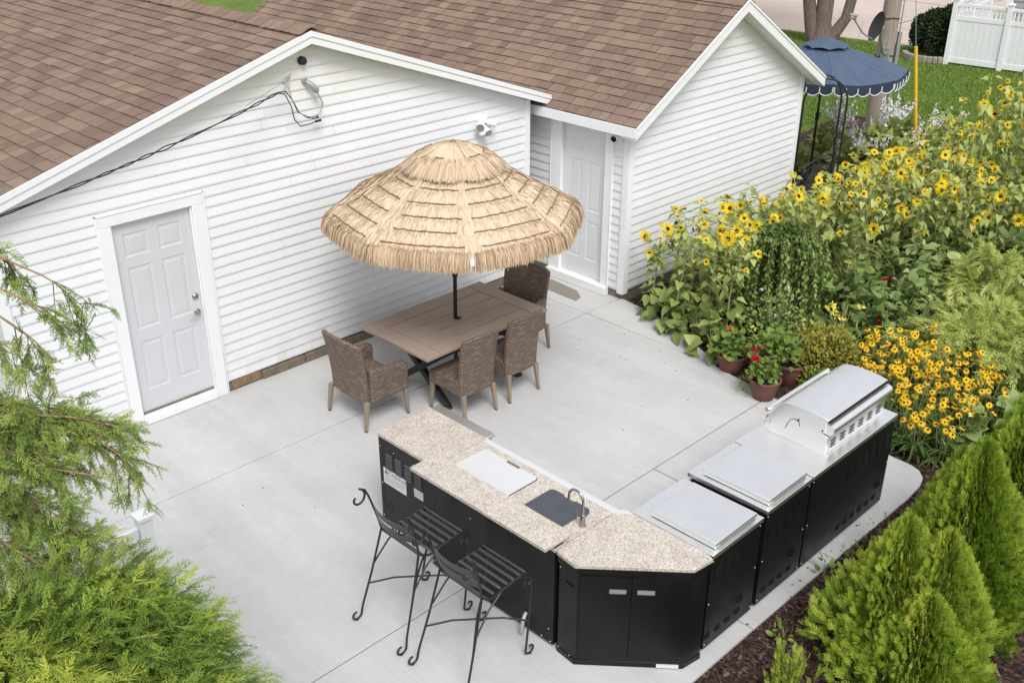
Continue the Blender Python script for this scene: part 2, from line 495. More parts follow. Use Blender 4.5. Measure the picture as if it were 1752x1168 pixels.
# --- plants
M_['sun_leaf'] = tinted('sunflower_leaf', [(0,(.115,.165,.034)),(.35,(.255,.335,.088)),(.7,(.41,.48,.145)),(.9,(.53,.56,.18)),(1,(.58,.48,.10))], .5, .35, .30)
M_['sun_petal'] = tinted('sunflower_petal', [(0,(.74,.45,.004)),(.5,(.86,.63,.010)),(1,(.92,.76,.04))], .6, .2, .25)
M_['sun_disc'] = simple('sunflower_disc', (.045,.020,.010), .9, var=.6, scale=60, bump=.8, bscale=200)
M_['sus_petal'] = tinted('susan_petal', [(0,(.76,.40,.003)),(.5,(.87,.52,.006)),(1,(.90,.60,.016))], .6, .2, .2)
M_['sus_disc'] = simple('susan_cone', (.030,.014,.009), .9)
M_['sus_leaf'] = tinted('susan_leaf', [(0,(.050,.090,.020)),(.5,(.105,.165,.040)),(1,(.19,.26,.075))], .6, .25, .2)
M_['weep_leaf'] = tinted('weeping_leaf', [(0,(.060,.105,.020)),(.5,(.155,.230,.048)),(1,(.36,.44,.12))], .5, .35, .25)
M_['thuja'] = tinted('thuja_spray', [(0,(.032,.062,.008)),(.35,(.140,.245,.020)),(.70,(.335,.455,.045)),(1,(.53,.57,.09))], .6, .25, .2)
M_['thread'] = tinted('threadleaf_spray', [(0,(.030,.060,.012)),(.4,(.115,.195,.030)),(.75,(.255,.350,.050)),(1,(.52,.55,.085))], .6, .25, .2)
M_['juniper'] = tinted('juniper_spray', [(0,(.060,.095,.028)),(.4,(.165,.245,.050)),(.75,(.310,.400,.080)),(1,(.48,.53,.14))], .6, .25, .2)
M_['gold_jun'] = tinted('gold_juniper_spray', [(0,(.105,.150,.028)),(.35,(.30,.375,.085)),(.7,(.54,.60,.16)),(1,(.74,.74,.30))], .6, .25, .2)
M_['geran_leaf'] = tinted('geranium_leaf', [(0,(.075,.13,.025)),(.5,(.165,.25,.045)),(1,(.30,.38,.08))], .55, .3, .25)
M_['green_leaf'] = tinted('garden_leaf', [(0,(.080,.130,.028)),(.5,(.190,.265,.070)),(1,(.35,.42,.13))], .5, .35, .22)
M_['blue_leaf'] = tinted('glaucous_leaf', [(0,(.12,.185,.060)),(.5,(.235,.325,.105)),(1,(.38,.45,.17))], .6, .3, .2)
M_['bronze_leaf'] = tinted('bronze_sedum', [(0,(.15,.16,.025)),(.5,(.31,.30,.05)),(1,(.44,.41,.10))], .7, .2, .15)
M_['hosta_leaf'] = tinted('hosta_leaf', [(0,(.085,.115,.022)),(.5,(.24,.29,.06)),(1,(.46,.47,.17))], .5, .35, .2)
M_['white_petal'] = tinted('white_petal', [(0,(.62,.60,.62)),(1,(.84,.84,.84))], .6, .2, .25)
M_['red_petal'] = tinted('red_petal', [(0,(.26,.008,.012)),(1,(.52,.018,.020))], .5, .3, .15)
M_['orange_petal'] = tinted('orange_petal', [(0,(.5,.08,.015)),(1,(.72,.22,.05))], .6, .3, .15)
M_['lemon_petal'] = tinted('lemon_petal', [(0,(.72,.60,.04)),(1,(.85,.78,.22))], .6, .2, .2)
M_['dark_shrub'] = tinted('dark_shrub_leaf', [(0,(.012,.022,.009)),(.5,(.026,.046,.016)),(1,(.055,.085,.025))], .6, .25, .1)
M_['tree_leaf'] = tinted('tree_leaf', [(0,(.03,.07,.015)),(1,(.09,.15,.035))], .5, .3, .25)
M_['grass_blade'] = tinted('grass_blade', [(0,(.105,.175,.028)),(.6,(.185,.270,.052)),(1,(.28,.36,.09))], .6, .2, .2)
M_['dry_leaf'] = simple('dry_leaf', (.16,.10,.06), .9, var=.5, scale=20)
M_['wilt_leaf'] = tinted('wilted_leaf', [(0,(.20,.12,.03)),(1,(.42,.30,.06))], .7, .2, .15)

# ================================================================== THE SETTING
def struct(name, mb, mats, **kw):
    return tag(mb.build(name, mats, **kw), kind='structure')

mb = MB(); mb.prism([(-90,-60),(140,-60),(140,120),(-90,120)], -.4, -.06)
lawn = struct('lawn', mb, M_['lawn'])
mb = MB()
mb.prism([(5.0,-1.45),(11.9,-1.45),(12.6,-6.2),(6.4,-8.8),(-1.6,-8.8),(-1.6,-6.0),(4.0,-6.0),(5.0,-4.5)], -.2, -.022)
mulch = struct('mulch_bed', mb, M_['mulch'])
mb = MB(); mb.prism([(-5.2,-7.2),(-1.38,-7.2),(-1.38,-3.05),(-5.2,-3.05)], -.2, -.024)
struct('planting_bed', mb, M_['mulch'])
mb = MB(); mb.prism([(10.0,-1.42),(10.0,.95),(16.9,1.5),(17.2,-1.0),(12.0,-1.4)], -.2, -.026)
struct('flower_bed_soil', mb, M_['mulch'])
mb = MB()
mb.prism([(25.0,-40),(25.42,3.9),(25.2,6.3),(24.7,11),(22,60),(60,60),(60,-40)], -.2, -.045)
road = struct('road', mb, M_['road'])
mb = MB(); mb.prism([(28.4,6.15),(60,5.1),(60,5.13),(28.4,6.2)], -.05, -.041); mb.prism([(33.2,-20),(33.25,-20),(33.25,50),(33.2,50)], -.05, -.041)
struct('road_joint', mb, M_['joint'])

mb = MB(); g = .005; zt, zb = 0, -.12
mb.prism([(-4.5,-1.37+g),(5.248-g,-1.37+g),(5.248-g,.0),(-4.5,.0)], zb, zt)
mb.prism([(5.248+g,-1.37+g),(5.9,-1.37+g),(5.9,.6),(5.248+g,.6)], zb, zt)
mb.prism([(5.248+g,-1.37-g),(5.93,-1.37-g),(5.84,-2.0),(5.66,-2.55),(5.42,-3.05),(5.248+g,-3.3)], zb, zt)
mb.prism([(-1.35,-4.16+g),(5.08,-4.16+g),(5.20,-3.45),(5.248-g,-3.3),(5.248-g,-1.37-g),(-4.5,-1.37-g),(-4.5,-3.03),(-1.35,-3.03)], zb, zt)
mb.prism([(-1.35,-6.07),(1.843-g,-6.07),(1.843-g,-4.16-g),(-1.35,-4.16-g)], zb, zt)
mb.prism([(1.843+g,-6.07),(3.05-g,-6.08),(3.05-g,-4.16-g),(1.843+g,-4.16-g)], zb, zt)
mb.prism([(3.05+g,-6.08),(4.3,-6.10),(4.6,-6.08),(4.74,-6.04),(4.83,-5.96),(4.87,-5.86),(4.875,-5.72),(4.90,-5.45),(4.97,-4.95),(5.07,-4.16-g),(3.05+g,-4.16-g)], zb, zt)
patio = struct('patio', mb, M_['concrete'], bevel=.004, seg=1)
mb = MB(); mb.prism([(-1.34,-6.05),(4.6,-6.05),(4.8,-5.9),(4.85,-5.6),(5.05,-4.16),(5.15,-3.5),(5.24,-2.7),(5.55,-1.8),(5.6,-1.4),(5.8,.4),(-4.4,.0),(-4.4,-3.0),(-1.34,-3.0)], -.11, -.011)
struct('patio_joint_filler', mb, M_['joint'])
mb = MB(); mb.prism([(5.43,-1.03),(5.56,-1.0),(5.69,-.82),(5.73,-.34),(5.60,-.20),(5.44,-.55)], -.02, .006)
struct('rough_pavement', mb, M_['old_concrete'], bevel=.004)

# loose chips and grass (nobody could count these)
def scatter_quads(n, region, z, smin, smax, asp):
    P = region(n); n = len(P)
    a = RNG.uniform(0, 2*PI, n); s = RNG.uniform(smin, smax, n); w = s*RNG.uniform(*asp, n)
    d = np.stack([np.cos(a), np.sin(a)], 1); e = np.stack([-np.sin(a), np.cos(a)], 1)
    tl = RNG.normal(0, .28, (n, 2)); zz = z + RNG.uniform(.002, .016, n)
    V = []
    for su, sv in ((-1,-1),(1,-.8),(.9,1),(-1.05,.9)):
        xy = P + d*(su*s/2)[:, None] + e*(sv*w/2)[:, None]
        V.append(np.c_[xy, zz + su*s/2*tl[:,0] + sv*w/2*tl[:,1]])
    V = np.stack(V, 1).reshape(-1, 3)
    return V, np.arange(4*n).reshape(-1, 4)
def reg_mulch(n):
    P = np.c_[RNG.uniform(-.4, 5.6, n), RNG.uniform(-7.6, -6.10, n)]
    q = np.c_[RNG.uniform(4.95, 6.2, n//4), RNG.uniform(-7.0, -3.0, n//4)]
    q = q[q[:,0] > 5.36 + (q[:,1]+2.9)*.15]
    return np.r_[P, q]
V, F = scatter_quads(15000, reg_mulch, -.022, .016, .055, (.25, .5))
tag(link('mulch_chips', np_mesh('mulch_chips', V, F, M_['chips'])), 'dark brown bark chips strewn over the planting bed', 'mulch', kind='stuff')

def grass_tufts(n, x0, x1, y0, y1, ok):
    P = np.c_[RNG.uniform(x0, x1, n), RNG.uniform(y0, y1, n)]
    P = P[ok(P)]; n = len(P)
    a = RNG.uniform(0, 2*PI, n); h = RNG.uniform(.03, .075, n); w = RNG.uniform(.006, .016, n)
    l = RNG.normal(0, .03, (n, 2))
    b = np.c_[P, np.full(n, -.06)]
    s = np.c_[np.cos(a)*w, np.sin(a)*w, np.zeros(n)]
    t = b + np.c_[l, h]
    V = np.stack([b-s, b+s, t], 1).reshape(-1, 3)
    tn = np.repeat(np.clip(RNG.normal(.45, .2, n), 0, 1), 3)
    return np_mesh('grass', V, np.arange(3*n).reshape(-1, 3), M_['grass_blade'], tn)
tag(link('lawn_grass', grass_tufts(130000, 12.5, 25.0, -4, 9.5, lambda P: (P[:,0] < 25.1) & ~((P[:,0] < 17) & (P[:,1] > -1) & (P[:,1] < 1.2)) )),
    'short mown green grass beyond the flower bed', 'grass', kind='stuff')

# ================================================================== BUILDINGS
def siding(mb, P, z0, z1, clip, openings=(), e=.1085, t=.0138, seam=3.4):
    """lapped boards; P(u, z, out) -> world point"""
    i = 0; z = z0; rnd = random.Random(3)
    while z < z1 - .01:
        za, zb_ = z, min(z+e, z1)
        lo, hi = clip(za), clip(zb_)
        if hi[1]-hi[0] < .05: hi = ((hi[0]+hi[1])/2-.02, (hi[0]+hi[1])/2+.02)
        ivs = [(lo[0], lo[1], hi[0], hi[1])]
        for (u0, u1, oz0, oz1) in openings:
            ov = min(zb_, oz1) - max(za, oz0)
            if ov > .35*e:
                new = []
                for (a, b, c, d) in ivs:
                    if u0 > a and u0 < b: new.append((a, u0, c, u0))
                    if u1 < b and u1 > a: new.append((u1, b, u1, d))
                    if u0 >= b or u1 <= a: new.append((a, b, c, d))
                ivs = new
        cut = []
        for (a, b, c, d) in ivs:
            s = a + rnd.uniform(.8, seam) + (i//2 % 3)*.6
            if b - a > 2.2 and a+.3 < s < b-.3: cut += [(a, s-.0015, c, s-.0015), (s+.0015, b, s+.0015, d)]
            else: cut.append((a, b, c, d))
        for (a, b, c, d) in cut:
            mid = za + e*.16
            k = (mid-za)/(zb_-za) if zb_ > za else 0
            am, bm_ = a+(c-a)*k, b+(d-b)*k
            vs = [P(a, za, 0), P(b, za, 0), P(b, za, t*.86), P(a, za, t*.86), P(bm_, mid, t), P(am, mid, t), P(d, zb_, .002), P(c, zb_, .002)]
            mb.add(vs, [(0,1,2,3), (3,2,4,5), (5,4,6,7)])
        z += e; i += 1

def roof_slope(mb, E0, along, up, L, S, e=.14, seed=1, wlo=.13, whi=.31, h=.011):
    """overlapping shingle tabs; E0 eave corner, along/up unit vectors, L x S size"""
    rnd = random.Random(seed)
    nrm = along.cross(up)
    if nrm.z < 0: nrm = -nrm
    n = int(S/e)+1
    for i in range(n):
        s0 = i*e; s1 = min(s0+e+.012, S)
        if s1-s0 < .02: continue
        t = -rnd.uniform(0, whi); wob = 0
        while t < L:
            w = rnd.uniform(wlo, whi); a, b = max(t, 0), min(t+w, L)
            t += w
            if b-a < .015: continue
            hh = h + .002 + rnd.choice((0, 0, .003, .006)); dr = rnd.uniform(-.005, .004)
            b -= .008
            q = lambda tt, ss, o: E0 + along*tt + up*ss + nrm*o
            sk = rnd.uniform(-.002, .002)
            vs = [q(a, s0+dr, hh), q(b, s0+dr+sk, hh), q(b, s1, .002), q(a, s1, .002), q(a, s0+dr, -.002), q(b, s0+dr+sk, -.002)]
            mb.add(vs, [(0,1,2,3), (4,5,1,0), (5,2,1), (4,0,3)])

def panel_door(root, loc, rz, w, h, handle_right=True, with_handle=True, name='door', mat='door'):
    """six-panel steel door; local x to the right seen from outside, outside is -y"""
    mb = MB()
    st, ms = .115*w/.83, .105
    pw = (w-2*st-ms)/2
    xs = [0, st, st+pw, st+pw+ms, w-st, w]
    zs = [0, .24, .24+.53, .24+.53+.14, .24+.53+.14+.65, .24+.53+.14+.65+.11, h-.125, h]
    for i in range(5):
        for j in range(7):
            x0, x1, z0, z1 = xs[i], xs[i+1], zs[j], zs[j+1]
            if i in (1, 3) and j in (1, 3, 5):
                rings = [(0, 0), (.013, .005), (.024, .005), (.056, .001)]
                pr = None
                for (ins, d) in rings:
                    r = [(x0+ins, d, z0+ins), (x1-ins, d, z0+ins), (x1-ins, d, z1-ins), (x0+ins, d, z1-ins)]
                    if pr: mb.add(pr+r, [(0,1,5,4),(1,2,6,5),(2,3,7,6),(3,0,4,7)])
                    pr = r
                mb.add(pr, [(0,1,2,3)])
            else:
                mb.add([(x0,0,z0),(x1,0,z0),(x1,0,z1),(x0,0,z1)], [(0,1,2,3)])
    mb.bx(0, w, .017, .05, 0, h)
    d = mb.build(name, M_[mat], root, recalc=False)
    d.location = loc; d.rotation_euler = (0, 0, rz)
    if root.name in WR: d.matrix_parent_inverse = Matrix.Translation(-Vector(root.location))
    if with_handle:
        hx = w-.068 if handle_right else .068; s = -1 if handle_right else 1
        Rx = Matrix.Rotation(PI/2, 4, 'X')
        k = MB(); k.lathe([(0,0),(.036,0),(.036,.006),(.026,.014),(0,.016)], 20, M=Matrix.Translation((hx,0,.90)) @ Rx)
        k.tube([(hx,-.012,.90),(hx,-.05,.90)], .011, 10)
        k.tube([(hx,-.05,.90),(hx+s*.03,-.054,.902),(hx+s*.07,-.052,.893),(hx+s*.115,-.046,.882)], [.011,.010,.008,.006], 10)
        k.build('handle', M_['nickel'], d, smooth=50)
        k = MB(); k.lathe([(0,0),(.036,0),(.036,.008),(.024,.02),(.012,.024),(0,.024)], 20, M=Matrix.Translation((hx,0,1.075)) @ Rx)
        k.build('deadbolt', M_['nickel'], d, smooth=50)
    return d

# ---------------------------------------------------------------- garage
PX, PZ, SL, SR = 2.28, 3.65, .30, .3415
GL_, GR_ = -1.10, 5.567
def zroof(x): return PZ - (SL*(PX-x) if x < PX else SR*(x-PX))
garage = wthing('garage', 'white sided garage with brown shingle gable roof and a white six panel door', 'garage', (2.2, 0, 0))
def gclip(z):
    zz = z + .115
    if zz >= PZ: return (PX-.01, PX+.01)
    return (max(GL_+.06, PX-(PZ-zz)/SL), min(GR_-.05, PX+(PZ-zz)/SR))
mb = MB()
DX0, DX1 = 0.0, .831
siding(mb, lambda u, z, o: (u, -o, z), .125, PZ-.13, gclip, [(DX0-.105, DX1+.115, 0, 2.235)])
a_, b_ = DX0-.02, DX1+.02
mb.prism([(GL_,.12),(a_,.12),(a_,zroof(a_)-.1),(GL_,zroof(GL_)-.1)], .002, .12, 'y')
mb.prism([(a_,2.15),(b_,2.15),(b_,zroof(b_)-.1),(a_,zroof(a_)-.1)], .002, .12, 'y')
mb.prism([(b_,.12),(GR_,.12),(GR_,zroof(GR_)-.1),(PX,PZ-.1),(b_,zroof(b_)-.1)], .002, .12, 'y')
# side and back walls
siding(mb, lambda u, z, o: (GR_+o, u, z), .125, 2.42, lambda z: (.05, 8.0), [])
mb.bx(GR_-.12, GR_-.002, .12, 8, .12, 2.42)
siding(mb, lambda u, z, o: (GL_-o, u, z), .125, 2.46, lambda z: (.05, 8.0), [])
mb.bx(GL_+.002, GL_+.12, .12, 8, .12, 2.46)
mb.prism([(GL_,.12),(GR_,.12),(GR_,zroof(GR_)-.1),(PX,PZ-.1),(GL_,zroof(GL_)-.1)], 7.9, 8.0, 'y')
mb.build('wall', M_['siding'], garage, recalc=False)
# corner boards
for x0, x1, z1 in ((GL_-.02, GL_+.075, zroof(GL_)-.12), (GR_-.065, GR_+.018, zroof(GR_)-.12)):
    mb = MB(); mb.bx(x0, x1, -.024, .0, .11, z1)
    xo = x0 if x0 < 0 else x1
    mb.bx(min(xo, xo+(-.006 if x0 < 0 else .006)), max(xo, xo+(-.006 if x0 < 0 else .006)), -.024, .08, .11, z1)
    mb.build('corner_board', M_['trim'], garage, bevel=.003)
# foundation
mb = MB(); mb.bx(GL_+.03, GR_-.02, .008, .1, -.1, .118); mb.bx(GR_-.1, GR_-.004, .1, 8, -.1, .118)
mb.build('foundation', M_['foundation'], garage)
mb = MB()
xx = 1.02
mb.bx(1.02, 1.38, -.012, .006, .012, .112); mb.build('sill_board', M_['sill_wood'], garage, bevel=.004)
mb = MB(); mb.bx(-.66, -.13, -.010, .006, .010, .114); mb.build('sill_board', M_['sill_wood'], garage, bevel=.004)
mb = MB(); xx = 1.40; rnd = random.Random(5)
while xx < 5.5:
    w = rnd.uniform(.35, .7); h = rnd.uniform(.085, .108)
    mb.bx(xx, min(xx+w-.012, 5.53), -.018-rnd.uniform(0,.012), .006, .0, h); xx += w
mb.build('sill_stone', M_['sill_dark'], garage, bevel=.008)
# roof
roof = MB()
yf, yb = -.165, 8.4
xl = -1.62
upL = Vector((1,0,SL)).normalized(); upR = Vector((-1,0,SR)).normalized()
roof_slope(roof, Vector((xl, yf, zroof(xl))), Vector((0,1,0)), upL, yb-yf, (Vector((PX,0,PZ))-Vector((xl,0,zroof(xl)))).length, seed=11)
xr = 5.79
roof_slope(roof, Vector((xr, yf, zroof(xr))), Vector((0,1,0)), upR, 7.3-yf, (Vector((PX,0,PZ))-Vector((xr,0,zroof(xr)))).length, seed=12)
rf = roof.build('roof', M_['shingle'], garage, recalc=False)
mb = MB()
mb.prism([(xl,zroof(xl)),(PX,PZ),(xr,zroof(xr)),(xr,zroof(xr)-.03),(PX,PZ-.032),(xl,zroof(xl)-.03)], yf+.004, 7.3, 'y')
mb.prism([(xl,zroof(xl)),(PX,PZ),(PX,PZ-.032),(xl,zroof(xl)-.03)], 7.3, yb, 'y')
mb.build('roof_deck', M_['felt'], rf)
mb = MB(); y = yf-.03; rnd = random.Random(2)
while y < yb:
    l = .34; hh = rnd.uniform(.0, .008)
    fn = lambda u, v: (PX+(u-.5)*.30, y+v*l, PZ+.034+hh-.012*v-.002-abs(u-.5)*.30*.30 - .006*rnd.random() + (.012 if abs(u-.5) < .2 else 0))
    mb.slab(fn, (0,0,-.012), 6, 3); y += .145 if y < 1.0 else .17
mb.build('ridge_cap', M_['ridge'], rf)
# rakes : a fascia with a drip edge and a lower step
def rake(root, pts, y0, y1, drop, mat, name='rake_board', top=.0):
    mb = MB()
    mb.prism([(p[0], p[1]+top) for p in pts] + [(p[0], p[1]+top-drop) for p in pts[::-1]], y0, y1, 'y')
    return mb
L0, Pk, R0 = (xl, zroof(xl)), (PX, PZ), (xr+.02, zroof(xr+.02))
mb = MB()
poly = lambda a, b: [(L0[0],L0[1]-a),(Pk[0],Pk[1]-a),(R0[0],R0[1]-a),(R0[0],R0[1]-b),(Pk[0],Pk[1]-b),(L0[0],L0[1]-b)]
mb.prism(poly(-.004,.052), yf-.022, yf+.003, 'y')
mb.prism(poly(.052,.125), yf-.012, yf+.003, 'y')
mb.prism(poly(.105,.125), yf+.003, -.004, 'y')
mb.build('rake_board', M_['trim'], garage, bevel=.0025, seg=1)
mb = MB(); mb.bx(xl-.02, xl, yf, yb, zroof(xl)-.14, zroof(xl)+.004); mb.bx(xr, xr+.02, yf, 7.3, zroof(xr)-.13, zroof(xr)-.004)
mb.build('eave_fascia', M_['trim'], garage)
# door with casing
gd = panel_door(garage, (DX0, .03, .108), 0, DX1-DX0, 2.03)
mb = MB()
for (a, b, c, d) in ((DX0-.125, DX0-.002, .0, 2.14), (DX1+.002, DX1+.125, .0, 2.14), (DX0-.125, DX1+.125, 2.142, 2.245)):
    mb.bx(a, b, -.028, .08, c, d)
for (a, b, c, d) in ((DX0-.142, DX0-.127, 0, 2.262), (DX1+.127, DX1+.142, 0, 2.262), (DX0-.142, DX1+.142, 2.247, 2.262)):
    mb.bx(a, b, -.034, .02, c, d)
for (a, b, c, d) in ((DX0-.0015, DX0+.012, .1, 2.138), (DX1-.012, DX1+.0015, .1, 2.138), (DX0+.012, DX1-.012, 2.125, 2.1405)):
    mb.bx(a, b, -.004, .027, c, d)
mb.build('door_frame', M_['trim'], gd, bevel=.003, seg=1).matrix_parent_inverse = Matrix.Translation((-DX0,-.03,-.108))
mb = MB(); mb.bx(DX0-.001, DX1+.001, -.05, .10, .006, .085); mb.bx(DX0-.0005, DX1+.0005, -.02, .06, .085, .098)
mb.build('threshold', M_['trim'], gd, bevel=.003, seg=1).matrix_parent_inverse = Matrix.Translation((-DX0,-.03,-.108))

# ---------------------------------------------------------------- shed
SX0, SX1, SY = 5.885, 9.75, -1.418
RX, RZ, SS = 7.82, 3.555, .585
def zs_(x): return RZ - SS*abs(x-RX)
shed = wthing('shed', 'narrower white sided outbuilding with steep gable and a white door in the recess', 'outbuilding', (7.8, SY, 0))
def sclip(z):
    zz = z+.13
    if zz >= RZ: return (RX-.01, RX+.01)
    return (max(SX0+.07, RX-(RZ-zz)/SS), min(SX1-.06, RX+(RZ-zz)/SS))
mb = MB()
siding(mb, lambda u, z, o: (u, SY-o, z), .12, RZ-.15, sclip)
mb.prism([(SX0,.1),(SX1,.1),(SX1,zs_(SX1)-.1),(RX,RZ-.1),(SX0,zs_(SX0)-.1)], SY+.002, SY+.12, 'y')
D0, D1 = -.326, -1.055          # shed door, left to right
siding(mb, lambda u, z, o: (SX0-o, u, z), .12, zs_(SX0)-.10, lambda z: (SY+.07, 7.0), [(D1-.105, D0+.165, 0, 2.2)])
mb.bx(SX0+.002, SX0+.12, SY+.12, D1-.015, .1, zs_(SX0)-.1); mb.bx(SX0+.002, SX0+.12, D0+.015, 7.0, .1, zs_(SX0)-.1); mb.bx(SX0+.002, SX0+.12, D1-.015, D0+.015, 2.14, zs_(SX0)-.1)
siding(mb, lambda u, z, o: (SX1+o, u, z), .12, zs_(SX1)-.10, lambda z: (SY+.07, 7.0))
mb.bx(SX1-.12, SX1-.002, SY+.12, 7.0, .1, zs_(SX1)-.1)
mb.prism([(SX0,.1),(SX1,.1),(SX1,zs_(SX1)-.1),(RX,RZ-.1),(SX0,zs_(SX0)-.1)], 6.9, 7.0, 'y')
mb.build('wall', M_['siding'], shed, recalc=False)
mb = MB(); mb.bx(SX0-.024, SX0+.075, SY-.026, SY-.001, .08, zs_(SX0)-.05); mb.bx(SX0-.026, SX0-.001, SY-.001, SY+.075, .08, zs_(SX0)-.10)
mb.build('corner_board', M_['trim'], shed, bevel=.003)
mb = MB(); mb.bx(SX1-.07, SX1+.024, SY-.026, SY-.001, .08, zs_(SX1)-.10)
mb.build('corner_board', M_['trim'], shed, bevel=.003)
mb = MB(); mb.bx(SX0+.02, SX1-.02, SY+.012, SY+.1, -.1, .115); mb.bx(SX0+.012, SX0+.1, SY+.1, 7, -.1, .115)
mb.build('foundation', M_['foundation'], shed)
roof = MB()
ya, yz = SY-.225, 7.2
ex0, ex1 = 5.70, 9.98
uL = Vector((1,0,SS)).normalized(); uR = Vector((-1,0,SS)).normalized()
S1 = (Vector((RX,0,RZ))-Vector((ex0,0,zs_(ex0)))).length; S2 = (Vector((RX,0,RZ))-Vector((ex1,0,zs_(ex1)))).length
roof_slope(roof, Vector((ex0,ya,zs_(ex0))), Vector((0,1,0)), uL, yz-ya, S1, seed=21)
roof_slope(roof, Vector((ex1,ya,zs_(ex1))), Vector((0,1,0)), uR, yz-ya, S2, seed=22)
sr = roof.build('roof', M_['shingle'], shed, recalc=False)
mb = MB(); mb.prism([(ex0,zs_(ex0)),(RX,RZ),(ex1,zs_(ex1)),(ex1,zs_(ex1)-.025),(RX,RZ-.028),(ex0,zs_(ex0)-.025)], ya+.003, yz, 'y')
mb.build('roof_deck', M_['felt'], sr)
mb = MB(); y = ya
while y < yz:
    mb.slab(lambda u, v: (RX+(u-.5)*.3, y+v*.3, RZ+.02-.012*v-abs(u-.5)*.3*.5), (0,0,-.012), 6, 1); y += .15
mb.build('ridge_cap', M_['ridge'], sr)
mb = MB()
pl = lambda a, b: [(ex0,zs_(ex0)-a),(RX,RZ-a),(ex1,zs_(ex1)-a),(ex1,zs_(ex1)-b),(RX,RZ-b),(ex0,zs_(ex0)-b)]
mb.prism(pl(-.003,.03), ya-.018, ya+.002, 'y')
mb.prism(pl(.03,.15), ya-.008, ya+.002, 'y')
mb.build('rake_board', M_['trim'], shed, bevel=.0025, seg=1)
mb = MB(); mb.prism(pl(.135,.15), ya+.002, SY-.003, 'y')
mb.build('soffit', M_['trim'], shed)
mb = MB(); mb.bx(ex0-.018, ex0, ya, yz, zs_(ex0)-.125, zs_(ex0)-.003); mb.bx(ex0, SX0-.001, SY-.002, yz, zs_(ex0)-.125, zs_(ex0)-.11)
mb.bx(ex1, ex1+.018, ya, yz, zs_(ex1)-.14, zs_(ex1)-.003)
mb.build('eave_fascia', M_['trim'], shed, bevel=.002, seg=1)
sd = panel_door(shed, (SX0+.03, D0, .125), -PI/2, D0-D1, 2.005, with_handle=False, mat='shed_door')
mb = MB()
def yb2(x0, x1, ya_, yb_, z0, z1): mb.bx(x0, x1, min(ya_, yb_), max(ya_, yb_), z0, z1)
yb2(SX0-.03, SX0+.075, D0+.002, D0+.17, .0, 2.135); yb2(SX0-.03, SX0+.075, D1-.002, D1-.115, .0, 2.135)
yb2(SX0-.03, SX0+.075, D1-.115, D0+.17, 2.137, 2.20)
yb2(SX0-.036, SX0, D1-.132, D1-.117, .0, 2.19); yb2(SX0-.036, SX0, D0+.172, D0+.187, .0, 2.19)
fr = mb.build('door_frame', M_['trim'], sd, bevel=.003, seg=1)
Mi = (Matrix.Translation((SX0+.03, D0, .125)) @ Matrix.Rotation(-PI/2, 4, 'Z')).inverted()
fr.matrix_parent_inverse = Mi
mb = MB(); mb.bx(SX0-.085, SX0-.031, D1-.13, D0+.185, .004, .118); mb.bx(SX0-.04, SX0+.06, D1-.001, D0+.001, .09, .122)
mb.build('threshold', M_['trim'], sd, bevel=.003, seg=1).matrix_parent_inverse = Mi

# ---------------------------------------------------------------- fixtures on the walls
t = wthing('floodlight', 'white three headed security floodlight on the garage wall above the thatched umbrella', 'floodlight', (4.73, -.02, 2.24))
mb = MB(); mb.lathe([(0,0),(.075,0),(.072,.025),(.03,.034),(0,.034)], 20, M=Matrix.Translation((4.76,-.006,2.27)) @ Matrix.Rotation(PI/2, 4, 'X'))
mb.build('mounting_plate', M_['white_plastic'], t, smooth=45)
for (dx, dz, aim) in ((-.10,.02,Vector((-.75,-.75,-.35))), (.08,.02,Vector((.75,-.7,-.25))), (-.01,-.055,Vector((-.1,-.9,-.5)))):
    a = Vector((4.75+dx, -.10, 2.24+dz)); aim.normalize()
    mb = MB(); mb.tube([a-aim*.055, a-aim*.05, a+aim*.02, a+aim*.055, a+aim*.06], [.022,.036,.042,.056,.054], 16)
    mb.tube([(4.76,-.03,2.265), a-aim*.03], .012, 8)
    h = mb.build('lamp_head', M_['white_plastic'], t, smooth=45)
    mb = MB(); mb.tube([a+aim*.0601, a+aim*.0615], .047, 16); mb.build('lens', M_['galv'], h, smooth=45)
mb = MB(); mb.ball((4.665,-.11,2.155), .038, sq=(1,1,.8)); mb.tube([(4.69,-.08,2.2),(4.665,-.11,2.165)], .012, 8)
mb.build('motion_sensor', M_['white_plastic'], t, smooth=60)

t = wthing('security_camera', 'small white security camera beside the shed door', 'camera', (SX0-.03, -1.27, 2.12))
mb = MB(); mb.tube([(SX0-.012,-1.27,2.10),(SX0-.03,-1.27,2.10)], .045, 18); mb.tube([(SX0-.02,-1.27,2.10),(SX0-.07,-1.265,2.115)], .014, 10)
mb.build('bracket', M_['white_plastic'], t, smooth=45)
d = Vector((-.85,-.25,-.18)).normalized(); a = Vector((SX0-.10,-1.26,2.118))
mb = MB(); mb.tube([a-d*.045, a-d*.04, a+d*.035, a+d*.045], [.028,.042,.046,.043], 20); mb.build('body', M_['white_plastic'], t, smooth=45)
mb = MB(); mb.tube([a+d*.0451, a+d*.049], [.039,.036], 20); mb.build('lens', M_['black_lens'], t, smooth=45)

